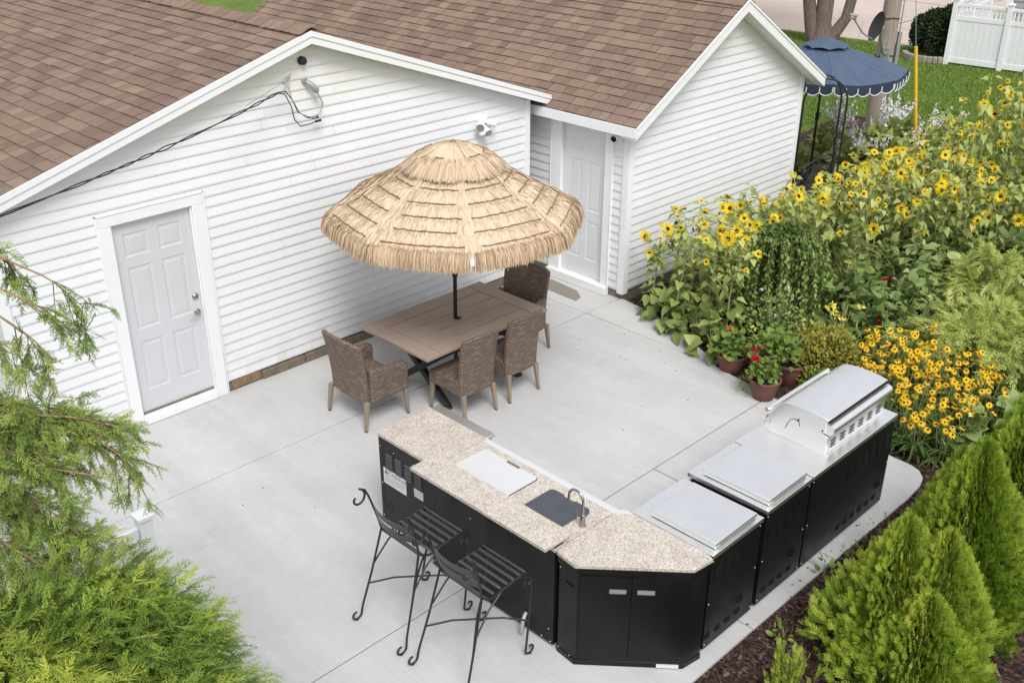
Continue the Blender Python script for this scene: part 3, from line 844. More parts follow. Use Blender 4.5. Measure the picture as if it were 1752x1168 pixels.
t = wthing('cable_anchor', 'dark knob insulator screwed to the garage gable near its peak', 'insulator', (2.25, -.02, 3.34))
mb = MB(); Rx = Matrix.Rotation(PI/2, 4, 'X')
mb.lathe([(0,0),(.03,0),(.045,.012),(.03,.03),(.042,.05),(.036,.064),(.012,.07),(0,.07)], 14, M=Matrix.Translation((2.245,-.005,3.345)) @ Rx)
mb.build('insulator', M_['cable_black'], t, smooth=50)
t = wthing('service_entrance', 'grey weatherhead fitting with hanging grey wire loops on the garage gable', 'cable fitting', (2.25, -.05, 3.1))
mb = MB(); mb.tube([(2.255,.0,3.135),(2.26,-.05,3.135)], .028, 12); mb.tube([(2.262,-.05,3.135),(2.30,-.09,3.10),(2.34,-.10,3.045),(2.35,-.10,3.02)], [.024,.03,.042,.02], 12)
mb.build('weatherhead', M_['cable_grey'], t, smooth=50)
mb = MB()
mb.tube([(2.35,-.10,3.02),(2.395,-.11,2.93),(2.375,-.11,2.83),(2.30,-.11,2.77),(2.255,-.11,2.765)], .006, 6)
mb.tube([(2.345,-.10,3.02),(2.40,-.12,2.90),(2.36,-.12,2.80),(2.22,-.12,2.79),(2.08,-.12,2.86),(2.02,-.12,3.02),(2.0,-.12,3.13)], .005, 6)
mb.build('wire_loop', M_['cable_grey'], t, smooth=60)

# the twisted service drop that runs out over the yard
A = Vector((1.86, -.14, 3.10)); B = Vector((-1.325, -1.35, 3.02)); Bx = A + (B-A)*3.0
t = wthing('service_cable', 'twisted black overhead power cable running down across the garage wall', 'power cable', (1.86, -.14, 3.10))
def cab(s): 
    p = A + (Bx-A)*s; p.z += -.45*s*(1-s)*(1-1.5*s)*2
    return p
for ph in (0, PI):
    pts = []
    for i in range(300):
        s = i/299; c = cab(s); a = s*95 + ph + 1.6*math.sin(s*31)
        r = .0095+.006*math.sin(s*47)*math.sin(s*13)
        pts.append(c + Vector((math.cos(a)*.3*r, math.cos(a)*.6*r, math.sin(a)*r)))
    pts = pts[::-1]
    e0 = pts[-1]
    if ph == 0: pts += [Vector((1.95,-.13,3.10)), Vector((2.03,-.12,3.0)), Vector((2.10,-.11,2.86)), Vector((2.20,-.10,2.785)), Vector((2.27,-.10,2.765))]
    else: pts += [Vector((1.93,-.15,3.075)), Vector((2.0,-.14,2.94)), Vector((2.03,-.13,2.80)), Vector((2.10,-.12,2.715)), Vector((2.22,-.11,2.715)), Vector((2.30,-.10,2.725))]
    mb = MB(); mb.tube(pts, .0058, 6); mb.tube([pts[-1], pts[-1]+Vector((.07,0,.004))], .013, 8)
    mb.build('conductor', M_['cable_black'], t, smooth=60)
mb = MB(); mb.tube([cab(.05)+Vector((0,.01,.03)), (1.99,-.09,3.19), (2.10,-.03,3.235)], .004, 6)
mb.tube([(1.955,-.1,3.165),(2.03,-.07,3.205),(2.06,-.06,3.215)], [.012,.02,.012], 8)
mb.build('support_wire', M_['cable_grey'], t, smooth=60)

# ================================================================== DINING TABLE
TX0, TX1, TY0, TY1, TZ = 2.07, 3.805, -2.042, -.955, .74
t = wthing('dining_table', 'taupe plank topped rectangular patio table with black crossed legs', 'table', (2.94, -1.5, 0))
top = MB(); g = .0055; e = .215; bd = .20
top.bx(TX0, TX0+bd-g, TY0, TY1, TZ-.032, TZ); top.build('breadboard_end', M_['table_end'], t, bevel=.004)
top = MB(); top.bx(TX1-bd+g, TX1, TY0, TY1, TZ-.032, TZ); top.build('breadboard_end', M_['table_end'], t, bevel=.004)
top = MB(); n = 5; w = (TY1-TY0)/n
for i in range(n):
    top.bx(TX0+bd+g*.4, TX1-bd-g*.4, TY0+i*w+(g if i else 0), TY0+(i+1)*w-(g if i < n-1 else 0), TZ-.031, TZ-.001)
top.build('tabletop', M_['table'], t, bevel=.003)
mb = MB(); mb.bx(TX0+.03, TX1-.03, TY0+.03, TY1-.03, TZ-.045, TZ-.0335); mb.bx(TX0+.06, TX1-.06, TY0+.06, TY0+.09, TZ-.085, TZ-.0455); mb.bx(TX0+.06, TX1-.06, TY1-.09, TY1-.06, TZ-.085, TZ-.0455)
mb.build('apron', M_['table_leg'], t)
for x in (2.42, 3.46):
    mb = MB(); yc = -1.5
    for s in (-1, 1):
        p0 = Vector((x+(.012 if s > 0 else -.012), yc+s*.43, TZ-.088)); p1 = Vector((x+(.012 if s > 0 else -.012), yc-s*.43, 0.012))
        d = (p1-p0).normalized(); q = Vector((1,0,0)).cross(d)
        vs = []
        for p in (p0, p1):
            for a, b in ((-1,-1),(1,-1),(1,1),(-1,1)): vs.append(p + Vector((a*.03,0,0)) + q*b*.035)
        mb.add(vs, [(0,1,2,3),(7,6,5,4),(0,4,5,1),(1,5,6,2),(2,6,7,3),(3,7,4,0)])
    mb.bx(x-.035, x+.035, yc-.47, yc+.47, TZ-.0875, TZ-.046); mb.bx(x-.035, x+.035, yc-.47, yc-.39, 0, .03); mb.bx(x-.035, x+.035, yc+.39, yc+.47, 0, .03)
    mb.build('leg', M_['table_leg'], t, bevel=.004, seg=1)
mb = MB(); mb.bx(2.45, 3.43, -1.525, -1.475, .33, .38); mb.build('stretcher', M_['table_leg'], t, bevel=.004, seg=1)

# ================================================================== THATCHED UMBRELLA
CX, CY = 2.925, -1.535
t = wthing('thatched_umbrella', 'round straw thatched tiki parasol standing through the patio table', 'umbrella', (2.93, -1.5, 0))
lean = Vector((CX-2.93, CY+1.5, 0))
mb = MB(); mb.tube([(2.93,-1.5,.06),(2.93+lean.x*.45,-1.5+lean.y*.45,1.27)], .0215, 14)
mb.lathe([(0,0),(.24,0),(.24,.03),(.20,.055),(.05,.07),(.03,.10),(.0,.10)], 28, c=(2.93,-1.5,0.001))
mb.lathe([(.0216,.745),(.034,.745),(.034,.755),(.022,.76)], 16, c=(2.945,-1.535,0))
mb.build('pole', M_['pole_black'], t, smooth=45)
mb = MB(); c0 = Vector((2.93,-1.5,0))+lean*.45
mb.tube([c0+Vector((0,0,1.22)), c0+Vector((0,0,1.24)), c0+Vector((0,0,1.34)), c0+lean*.03+Vector((0,0,1.36))], [.026,.030,.034,.034], 14)
mb.tube([c0+lean*.02+Vector((0,0,1.36)), Vector((CX,CY,2.64))], .018, 12)
mb.build('upper_pole', M_['pole_black'], t, smooth=45)

UA = [math.radians(10+45*k) for k in range(8)]
def ub(k, tt, r, zofs=0.0, sag=.02):
    """point on the canopy: panel k, across tt, radius r along the ribs"""
    Z = lambda r: 2.655-.512*r
    a, b = UA[k], UA[(k+1) % 8]
    P = Vector((CX+r*math.cos(a), CY+r*math.sin(a), 0)).lerp(Vector((CX+r*math.cos(b), CY+r*math.sin(b), 0)), tt)
    P.z = Z(r) + zofs - sag*math.sin(PI*tt)*min(r/1.28, 1)
    return P
mb = MB()
for k in range(8): mb.slab(lambda u, v: ub(k, u, .05+v*1.225), (0,0,-.004), 8, 6)
can = mb.build('canopy', M_['thatch_base'], t)
for k in range(8):
    mb = MB(); mb.tube([ub(k,0,r,-.022) for r in (.06,.4,.8,1.27)], .008, 6); mb.tube([ub(k,0,.62,-.03), Vector((CX,CY,2.02))], .006, 6)
    mb.build('rib', M_['pole_black'], t)
for k in (5,):
    mb = MB(); q = ub(k,0,1.272,.004); d = Vector((math.cos(UA[k]), math.sin(UA[k]), -1.6)).normalized()
    s = Vector((-math.sin(UA[k]), math.cos(UA[k]), 0))
    mb.add([q-s*.018, q+s*.018, q+s*.016+d*.14, q-s*.016+d*.14, q-s*.018+d*.002-Vector((math.cos(UA[k]),math.sin(UA[k]),0))*.004, q+s*.018-Vector((math.cos(UA[k]),math.sin(UA[k]),0))*.004, q+s*.016+d*.14-Vector((math.cos(UA[k]),math.sin(UA[k]),0))*.004, q-s*.016+d*.14-Vector((math.cos(UA[k]),math.sin(UA[k]),0))*.004],
           [(0,1,2,3),(7,6,5,4),(0,4,5,1),(1,5,6,2),(2,6,7,3),(3,7,4,0)])
    mb.build('rib_pocket', M_['sticker'], t)

def strands(name, gen, n, parent):
    V, T = [], []
    rnd = random.Random(hash(name) % 1000 + n)
    for i in range(n):
        pts, w, tn = gen(rnd)
        side = None
        for j, p in enumerate(pts):
            d = (pts[min(j+1, len(pts)-1)] - pts[max(j-1, 0)])
            if side is None:
                side = d.cross(Vector((rnd.gauss(0,.35), rnd.gauss(0,.35), 1)))
                if side.length < 1e-5: side = Vector((1,0,0))
                side.normalize()
            ww = w*(1 if j < len(pts)-1 else .45)
            V += [p - side*ww, p + side*ww]; T += [max(0, tn - .14*(j == 0))]*2
    m = len(pts); F = []
    for i in range(n):
        for j in range(m-1):
            b = (i*m+j)*2; F.append((b, b+1, b+3, b+2))
    return link(name, np_mesh(name, [tuple(v) for v in V], F, M_['thatch'], T), parent)

def row_gen(r0, r1, lift, ragged=.02, ribm=False):
    def gen(rnd):
        k = rnd.randrange(8); tt = rnd.random()
        if ribm and rnd.random() < .08: tt = rnd.choice((rnd.uniform(0,.05), rnd.uniform(.95,1)))
        a = r0 + rnd.uniform(-.015, .01); b = r1 + rnd.gauss(0, ragged)
        t2 = min(1, max(0, tt + rnd.gauss(0, .035)))
        l = lift*rnd.uniform(.4, 1.25)
        ridge = .012 if (tt < .06 or tt > .94) else 0
        return [ub(k, tt, a, .006+ridge*.6), ub(k, (tt+t2)/2, (a+b)/2, .010+l*.75+ridge), ub(k, t2, b, .006+l*.8)], rnd.uniform(.003, .0065), min(1, max(0, rnd.gauss(.66, .20)))
    return gen
rows = [.44, .61, .78, .945, 1.105, 1.265]
for i in range(5):
    strands('thatch_tier', row_gen(rows[i], rows[i+1]+.016, .014, ribm=True), 4400+int(1100*i), t)
def fringe_gen(rnd):
    k = rnd.randrange(8); tt = min(.985, max(.015, rnd.random()))
    q = ub(k, tt, 1.262, .012); a = UA[k] + PI/8 + (tt-.5)*PI/4*.35
    o = Vector((math.cos(a), math.sin(a), 0)); s = Vector((-o.y, o.x, 0))
    L = rnd.gauss(.192, .013); out = rnd.uniform(.035, .10); sw = rnd.gauss(0, .018)
    return [q, q + o*(out*.62+.015) + s*sw*.4 - Vector((0,0,L*.36)), q + o*out*1.15 + s*sw - Vector((0,0,L))], rnd.uniform(.003, .0062), min(1, max(0, rnd.gauss(.31, .19)))
strands('fringe', fringe_gen, 9500, t)
# upper vent tier
def vz(r): return 2.685 - .37*r - .55*max(0, r-.26)**1.5
def vp(a, r, o=0): return Vector((CX+r*math.cos(a), CY+r*math.sin(a), vz(r)+o))
mb = MB(); mb.grid(lambda u, v: vp(u*2*PI, .02+v*.46, -.012), 32, 5); mb.build('vent_cloth', M_['thatch_base'], t, smooth=60)
def vg(r0, r1, lift, tone):
    def gen(rnd):
        a = rnd.random()*2*PI; a2 = a+rnd.gauss(0, .05)*(.6 if r0 > .1 else .8)
        b = r1+rnd.gauss(0, .018); s0 = r0*rnd.uniform(.8, 1.15); l = lift*rnd.uniform(.5, 1.4)
        return [vp(a, s0, .006), vp((a+a2)/2, (s0+b)/2, .008+l), vp(a2, b, .004+l*.7)], rnd.uniform(.003, .0065), min(1, max(0, rnd.gauss(tone, .19)))
    return gen
strands('vent_thatch', vg(.045, .315, .016, .68), 3800, t)
strands('vent_fringe', vg(.285, .51, .024, .44), 6500, t)
mb = MB(); mb.lathe([(0,2.72),(.02,2.717),(.03,2.705),(.035,2.66),(.0,2.66)], 12, c=(CX,CY,-.02)); mb.build('finial', M_['seam'], t, smooth=60)
# braided seams: one per panel and row, sagging a little
mb = MB(); rnd = random.Random(9)
for ri, r in enumerate(rows[1:]):
    for k in range(8):
        a, b = rnd.uniform(.06,.14), rnd.uniform(.86,.95)
        pts = [ub(k, a+(b-a)*i/22, r+rnd.gauss(0,.003), .031+rnd.gauss(0,.002)) for i in range(23)]
        mb.tube(pts, [.0068*rnd.uniform(.6,1.3) for _ in pts], 5)
for a0, a1 in ((-1.75,-1.25),(-2.9,-2.6),(-.95,-.6),(.4,.9),(1.6,2.3)):
    mb.tube([vp(a0+(a1-a0)*i/12, .305, .028+rnd.gauss(0,.002)) for i in range(13)], [.006*rnd.uniform(.5,1.3) for _ in range(13)], 5)
mb.build('seam_braid', M_['seam'], t, smooth=60)

# ================================================================== WICKER CHAIRS
def chair(name, label, arms, loc, rz, group):
    t = thing(name, label, 'chair', loc, rz, group)
    W = .29 if arms else .235
    zb = .295
    mb = MB()
    yf = .27
    mb.slab(lambda u, v: ((u*2-1)*(W-.005), -.20+v*(yf+.20), .45+.018*math.sin(PI*u)*math.sin(PI*min(1,v*1.1))-.012*max(0,v-.85)/.15), (0,0,-.15), 8, 8)
    mb.build('seat', M_['wicker'], t, bevel=.012, smooth=60)
    def bf(u, v):
        uu = u*2-1
        z = zb-.005 + v*(.665 + .012 - .040*(1-uu*uu)*v*v*0 - .045*abs(uu)**2.5*v*v + .02*v)
        y = -.205 - .125*v**1.6 + .075*uu*uu*(.30+.70*v)
        return (uu*(W*(.97+.03*v)+.012*v), y, z)
    mb = MB(); mb.slab(bf, (0,-.052,0.0), 12, 14)
    mb.build('backrest', M_['wicker'], t, bevel=.014, smooth=60)
    if arms:
        for s in (-1, 1):
            def af(u, v):   # u along y from back to front, v up
                y = -.185 + u*.475
                zt = .665 - .035*u + .03*math.sin(PI*u)*-.6 - .04*max(0, u-.85)/.15
                return (s*(.325 - (0.0)) , y, zb + v*(zt-zb))
            mb = MB(); mb.slab(af, (-s*.075, 0, 0), 8, 6)
            mb.build('arm', M_['wicker'], t, bevel=.018, smooth=60)
    xr = .295 if arms else .205
    for sx in (-1, 1):
        for sy in (-1, 1):
            y0 = -.235 if sy < 0 else (.235 if not arms else .255)
            y1 = y0 + sy*.02 - (.02 if sy < 0 else 0)
            mb = MB(); a = Vector((sx*xr, y0, zb+.02)); b = Vector((sx*(xr+.015), y1, 0.008))
            vs = []
            for p, h in ((a, .024), (b, .0145)):
                for i, j in ((-1,-1),(1,-1),(1,1),(-1,1)): vs.append(p+Vector((i*h, j*h, 0)))
            mb.add(vs, [(0,3,2,1),(4,5,6,7),(0,1,5,4),(1,2,6,5),(2,3,7,6),(3,0,4,7)])
            l = mb.build('leg', M_['leg_wood'], t, bevel=.003, seg=1)
            mb = MB(); mb.bx(b.x-.014, b.x+.014, b.y-.014, b.y+.014, 0, .008); mb.build('foot_glide', M_['pole_black'], l)
    return t
chair('wicker_armchair', 'woven brown wicker armchair at the table end nearest the garage door', True, (1.79, -1.40, 0), -PI/2, 'wicker chairs around the patio table')
chair('wicker_armchair', 'woven brown wicker armchair at the far table end near the shed door', True, (3.885, -1.445, 0), math.radians(101), 'wicker chairs around the patio table')
chair('wicker_side_chair', 'armless wicker chair closest to the granite counter', False, (2.545, -2.03, 0), 0, 'wicker chairs around the patio table')
chair('wicker_side_chair', 'armless wicker chair on the table side farther from the granite counter', False, (3.185, -2.03, 0), 0, 'wicker chairs around the patio table')

# ================================================================== IRON BAR STOOLS
def spiral(c, ax, ay, r0, r1, a0, a1, n=18):
    return [Vector(c) + Vector(ax)*(r0+(r1-r0)*i/n)*math.cos(a0+(a1-a0)*i/n) + Vector(ay)*(r0+(r1-r0)*i/n)*math.sin(a0+(a1-a0)*i/n) for i in range(n+1)]
Y, Z = (0,1,0), (0,0,1)
def stool(label, loc, rz):
    t = thing('bar_stool', label, 'bar stool', loc, rz, 'black scrolled iron stools at the bar')
    R = .0086
    for s in (-1, 1):
        # back post and rear leg in one bar, a scroll at either end
        X = lambda x: s*x
        top = spiral((X(.256), -.246, 1.088), Y, Z, .022, .080, -1.25*PI, .42*PI, 28)
        foot = spiral((X(.268), -.325, .050), Y, Z, .050, .022, -.0*PI-.15, -1.55*PI, 20)
        up = [(X(.25),-.20,1.165),(X(.249),-.180,1.140),(X(.242),-.156,1.08),(X(.226),-.112,.92),(X(.215),-.078,.77)]
        low = [(X(.22),-.095,.70),(X(.24),-.175,.40),(X(.262),-.262,.12),(X(.267),-.272,.07)]
        mb = MB(); mb.tube(list(top)+up[1:]+low+list(foot), R, 8)
        mb.ball((X(.268),-.325,.004), .014, 8, 5, sq=(1,1,.5))
        mb.build('back_post', M_['iron'], t, smooth=50)
        # side rail, over the front edge and down as the front leg
        sc = spiral((X(.226), .355, .655), Y, Z, .016, .048, -1.2*PI, .5*PI, 20)
        rail = [(X(.216),-.078,.76),(X(.216),-.03,.715),(X(.216),.03,.70),(X(.216),.12,.715),(X(.216),.24,.73),(X(.216),.33,.735)]
        leg = [(X(.217),.375,.725),(X(.22),.405,.69),(X(.224),.412,.63),(X(.232),.39,.45),(X(.25),.33,.10),(X(.252),.322,.06)]
        ff = spiral((X(.252), .368, .050), Y, Z, .048, .020, 1.05*PI, 2.65*PI, 20)
        mb = MB(); mb.tube(rail+leg+list(ff), R, 8); mb.ball((X(.252),.368,.004), .014, 8, 5, sq=(1,1,.5))
        mb.build('front_leg', M_['iron'], t, smooth=50)
        mb = MB(); mb.tube(list(sc)+[(X(.224),.31,.718)], .0085, 8); mb.build('scroll', M_['iron'], t, smooth=50)
        mb = MB(); mb.tube([(X(.236),-.155,.47),(X(.222),-.02,.62),(X(.216),.12,.712)], .0072, 6); mb.build('brace', M_['iron'], t, smooth=50)
        # diagonal stretcher to the opposite front leg
        mb = MB(); mb.tube([(X(.248),-.205,.30),(X(.12),-.06,.345),(0,.075,.358+.009*s),(X(-.12),.22,.345),(X(-.236),.365,.30)], .0078, 6)
        mb.build('stretcher', M_['iron'], t, smooth=50)
    mb = MB()
    for i in range(6):
        y = -.030 + i*.066
        z = .712 + (.02 if i > 2 else .01*i) + (.0)
        mb.bx(-.214, .214, y-.0125, y+.0125, z+.004, z+.009)
    mb.tube([(-.216,.345,.742),(.216,.345,.742)], .009, 8); mb.tube([(-.216,-.07,.745),(.216,-.07,.745)], .0085, 8)
    mb.build('seat', M_['iron_slat'], t, bevel=.0015, seg=1)
    for z0, z1 in ((.955, 1.015), (.865, .928)):
        yy = lambda z: -.078 - (z-.77)*.205
        mb = MB(); mb.slab(lambda u, v: ((u*2-1)*(.222+.018*((z0+z1)/2-.77)/.35), yy(z0+v*(z1-z0)) - .055*(1-(u*2-1)**2), z0+v*(z1-z0)), (0,-.005,0), 14, 1)
        mb.build('back_band', M_['iron_slat'], t, smooth=50)
    return t
stool('black wrought iron bar stool in front of the louvered fridge cabinet', (.08, -4.13, 0), -PI/2)
stool('black wrought iron bar stool farther from the patio table, nearest the faucet end', (.075, -4.80, 0), -PI/2)

# ================================================================== OUTDOOR KITCHEN
CH = .91
def louvers(mb, P, u, z0=.60, z1=.765, n=5, w=.035, mi=0, dp=.006):
    st = (z1-z0)/n
    for i in range(n):
        z = z0+i*st
        vs = [P(u-w, z, .0), P(u+w, z, .0), P(u+w, z, dp), P(u-w, z, dp), P(u+w, z+st*.5, .0005), P(u-w, z+st*.5, .0005)]
        mb.add(vs, [(0,1,2,3), (3,2,4,5), (0,3,5), (1,4,2)], mi)
        vs = [P(u-w, z-.011, .0012), P(u+w, z-.011, .0012), P(u+w, z, .0012), P(u-w, z, .0012)]
        mb.add(vs, [(0,1,2,3)], 1)
def disc(mb, P, u, z, r, o, mi, n=18):
    mb.add([P(u+r*math.cos(2*PI*k/n), z+r*math.sin(2*PI*k/n), o) for k in range(n)], [tuple(range(n))], mi)
def ring(mb, P, u, z, r0, r1, o, mi, n=18):
    a = [P(u+r0*math.cos(2*PI*k/n), z+r0*math.sin(2*PI*k/n), o) for k in range(n)] + [P(u+r1*math.cos(2*PI*k/n), z+r1*math.sin(2*PI*k/n), .001) for k in range(n)]
    mb.add(a, [(k, (k+1)%n, n+(k+1)%n, n+k) for k in range(n)], mi)
def bolt(mb, P, u, z, mi):
    n = 8; r = .006
    a = [P(u+r*math.cos(2*PI*k/n), z+r*math.sin(2*PI*k/n), .001) for k in range(n)] + [P(u+r*.6*math.cos(2*PI*k/n), z+r*.6*math.sin(2*PI*k/n), .005) for k in range(n)]
    mb.add(a, [(k, (k+1)%n, n+(k+1)%n, n+k) for k in range(n)] + [tuple(range(n, 2*n))], mi)
BM = [M_['black'], M_['black_in'], M_['bolt'], M_['louver']]
def rrect(x0, x1, y0, y1, r, n=6, corners=(1,1,1,1)):
    out = []
    for i, (cx, cy, a) in enumerate(((x0+r,y0+r,PI),(x1-r,y0+r,1.5*PI),(x1-r,y1-r,0),(x0+r,y1-r,.5*PI))):
        if not corners[i]:
            out.append(((x0,y0),(x1,y0),(x1,y1),(x0,y1))[i]); continue
        for k in range(n+1):
            b = a + .5*PI*k/n; out.append((cx+r*math.cos(b), cy+r*math.sin(b)))
    return out

# ---- fridge cabinet
t = wthing('fridge_cabinet', 'black louvered outdoor refrigerator cabinet under a square granite top', 'cabinet', (1.0, -3.36, 0))
FX = .70
mb = MB(); mb.bx(FX, 1.29, -3.712, -3.005, .035, CH-.032)
P = lambda u, z, o: (FX-o, u, z)
for u, dz in ((-3.142,0),(-3.264,-.006),(-3.39,-.012),(-3.517,-.018)): louvers(mb, P, u, .598, .765, w=.041, mi=3, dp=.013)
disc(mb, P, -3.12, .205, .036, .0016, 1); ring(mb, P, -3.12, .205, .036, .046, .005, 0)
disc(mb, P, -3.60, .205, .036, .0016, 1); ring(mb, P, -3.60, .205, .036, .046, .005, 0)
for u, z in ((-3.028,.79),(-3.028,.42),(-3.028,.08),(-3.69,.79),(-3.69,.45),(-3.69,.08),(-3.205,.79),(-3.455,.79)): bolt(mb, P, u, z, 2)
mb.add([P(-3.046,.03,.003),P(-3.041,.03,.003),P(-3.041,.87,.003),P(-3.046,.87,.003)], [(0,1,2,3)], 1)
for x in (.74, 1.24):
    for y in (-3.66, -3.06): mb.tube([(x,y,.0),(x,y,.04)], .02, 8, mi=1)
mb.build('body', BM, t)
mb = MB(); mb.bx(FX-.008, 1.284, -3.716, -2.992, CH-.03, CH); mb.build('countertop', M_['granite'], t, bevel=.003)
mb = MB(); mb.bx(1.292, 1.36, -3.705, -3.008, .10, CH-.035); mb.bx(1.287, 1.39, -3.712, -2.998, CH-.034, CH-.006)
mb.build('fridge_door', M_['steel_y'], t, bevel=.004)
mb = MB(); mb.bx(FX-.0022, FX-.0003, -3.352, -3.053, .435, .59); st = mb.build('warning_sticker', M_['sticker'], t)
mb = MB(); mb.bx(FX-.0022, FX-.0003, -3.57, -3.455, .487, .568); st2 = mb.build('data_sticker', M_['sticker'], t)
def text(body, size, M, mat, name, parent):
    cu = bpy.data.curves.new('tmp', 'FONT'); cu.body = body; cu.size = size; cu.extrude = .0002
    o = bpy.data.objects.new('tmp', cu); COL.objects.link(o)
    me = bpy.data.meshes.new_from_object(o); bpy.data.objects.remove(o); bpy.data.curves.remove(cu)
    me.transform(M); me.materials.clear(); me.materials.append(mat); me.name = name
    return link(name, me, parent)
MT = Matrix(((0,0,-1,FX-.0026),(-1,0,0,-3.115),(0,1,0,.535),(0,0,0,1)))
text('C-PENTANE', .049, MT, M_['ink'], 'lettering', st)
mb = MB()
for i, (z, l) in enumerate(((.518,.27),(.503,.27),(.488,.25),(.473,.26),(.458,.15))): mb.bx(FX-.0027, FX-.0023, -3.065-l, -3.065, z-.0022, z+.0022)
mb.build('fine_print', M_['cable_grey'], st)
mb = MB(); mb.prism([(-3.066,.537),(-3.112,.537),(-3.089,.580)], FX-.0029, FX-.0023, 'x'); mb.build('hazard_triangle', M_['ink_red'], st)
mb = MB()
for z, l in ((.552,.09),(.540,.085),(.528,.09),(.515,.06),(.503,.08)): mb.bx(FX-.0027, FX-.0023, -3.465-l, -3.465, z-.0015, z+.0015)
mb.build('fine_print', M_['cable_grey'], st2)

# ---- bar cabinet with sink
t = wthing('bar_cabinet', 'long black bar cabinet with raised granite ledge, white cooler lid and sink', 'cabinet', (.94, -4.43, 0))
BX = .60
mb = MB(); mb.bx(BX, 1.26, -5.135, -3.79, .035, CH-.032); mb.bx(BX, BX+.09, -5.125, -3.79, CH-.032, .966); mb.bx(BX+.12, 1.26, -3.79, -3.722, .04, CH-.034, 1)
P = lambda u, z, o: (BX-o, u, z)
for u in (-3.835, -5.045): mb.add([P(u-.003,.04,.0012),P(u+.003,.04,.0012),P(u+.003,.95,.0012),P(u-.003,.95,.0012)], [(0,1,2,3)], 1)
for u, z in ((-4.252,.722),(-3.81,.85),(-3.81,.07),(-5.02,.05),(-5.11,.05),(-5.02,.84),(-5.09,.16)): bolt(mb, P, u, z, 2)
disc(mb, P, -4.856, .165, .033, .0016, 1); ring(mb, P, -4.856, .165, .033, .041, .004, 0)
disc(mb, P, -3.915, .22, .036, .0016, 1); ring(mb, P, -3.915, .22, .036, .046, .005, 0)
mb.bx(1.262, 1.282, -5.12, -3.735, .10, CH-.05)
mb.build('body', BM, t)
mb = MB(); mb.bx(BX-.004, 1.227, -5.141, -3.722, CH-.03, CH); ct = mb.build('countertop', M_['granite'], t, bevel=.003)
mb = MB(); mb.bx(1.2285, 1.29, -5.141, -3.722, CH-.034, CH-.001); mb.build('steel_ledge', M_['white_lid'], t, bevel=.004)
mb = MB(); mb.bx(.462, .738, -5.165, -3.712, .97, 1.0); mb.build('bar_ledge', M_['granite'], t, bevel=.003)
mb = MB()
for y in (-5.06, -4.43, -3.86):
    mb.prism([(BX-.001,.968),(.49,.968),(.49,.955),(BX-.001,.87)], y-.012, y+.012, 'y')
mb.build('ledge_bracket', M_['black'], t)
# cooler lid
mb = MB(); mb.prism(rrect(.775,1.165,-4.445,-3.828,.045,6,(0,1,1,0)), CH+.0005, CH+.0015, 'z')
rim = mb.build('cooler_rim', M_['black_in'], t)
mb = MB(); poly = rrect(.78,1.159,-4.439,-3.834,.04,6,(0,1,1,0))
mb.prism(poly, CH+.0022, CH+.010, 'z'); lid = mb.build('cooler_lid', M_['white_lid'], t, bevel=.002)
mb = MB(); mb.bx(1.133, 1.1595, -4.24, -4.10, CH+.0102, CH+.012); mb.build('finger_pull', M_['steel_dark'], lid)
# slate sink cover
mb = MB(); sk = [(.80,-4.605)] + [(1.135-.045+.045*math.cos(a), -4.605-.045+.045*math.sin(a)) for a in [PI/2-k*PI/12 for k in range(7)]] + [(1.135,-4.735),(1.118,-4.745),(1.118,-4.845),(1.135,-4.855),(1.13,-4.985),(1.10,-5.02),(1.045,-5.03),(1.0,-4.995),(.80,-4.995)]
mb.prism(sk, CH+.0006, CH+.007, 'z'); mb.build('sink_cover', M_['sink_cover'], t, bevel=.002)
fx, fy = .945, -5.085
mb = MB(); mb.lathe([(0,0),(.027,0),(.027,.006),(.020,.010),(.0195,.092),(.016,.098),(.0,.10)], 20, c=(fx,fy,CH))
arc = [(fx,fy,CH+.09),(fx,fy,CH+.20)] + [(fx, fy+.07-.07*math.cos(a), CH+.20+.075*math.sin(a)) for a in [k*PI/14 for k in range(1,14)]] + [(fx,fy+.14,CH+.195),(fx,fy+.14,CH+.165)]
mb.tube(arc, .0105, 10); mb.tube([(fx,fy+.14,CH+.165),(fx,fy+.14,CH+.155)], .0125, 10)
mb.tube([(fx,fy,CH+.06),(fx-.02,fy+.035,CH+.062)], .011, 10); mb.tube([(fx-.02,fy+.036,CH+.055),(fx-.02,fy+.04,CH+.125)], .0045, 8)
mb.build('faucet', M_['nickel'], t, smooth=50)
mb = MB(); dd = Vector((-.40,-.10,-.30)); p0 = Vector((BX+.02,-4.856,.165))
mb.tube([p0, p0+Vector((-.035,-.005,.0)), p0+Vector((-.065,-.014,-.035)), p0+Vector((-.10,-.03,-.12))], [.017,.017,.017,.016], 10)
mb.build('drain_pipe', M_['galv'], t, smooth=50)

# ---- corner cabinet
t = wthing('corner_cabinet', 'black angled corner cabinet with two doors beneath a granite top', 'cabinet', (.98, -5.58, 0))
poly = [(.587,-5.168),(.570,-5.352),(1.118,-5.962),(1.302,-5.985),(1.327,-5.93),(1.327,-5.255),(1.215,-5.147),(.60,-5.147)]
cen = Vector((.98,-5.55))
def inset(d): return [tuple(Vector(p) + (cen-Vector(p)).normalized()*d) for p in poly]
mb = MB(); mb.prism(inset(.022), .05, CH-.09, 'z'); mb.prism(inset(.010), CH-.09, CH-.032, 'z'); mb.prism(inset(.016), .0, .05, 'z')
A0 = Vector((.570,-5.352,0)) + Vector((.67,.74,0))*.0; B0 = Vector((1.118,-5.962,0)); ed = (B0-A0).normalized(); nn = Vector((-ed.y*-1, ed.x*-1, 0)); 
nn = Vector((ed.y, -ed.x, 0)); nn = nn if nn.dot(Vector((-1,-1,0))) > 0 else -nn
FL = (B0-A0).length
P = lambda u, z, o: tuple(A0 + ed*u + nn*(o-.0078) + Vector((0,0,z)))
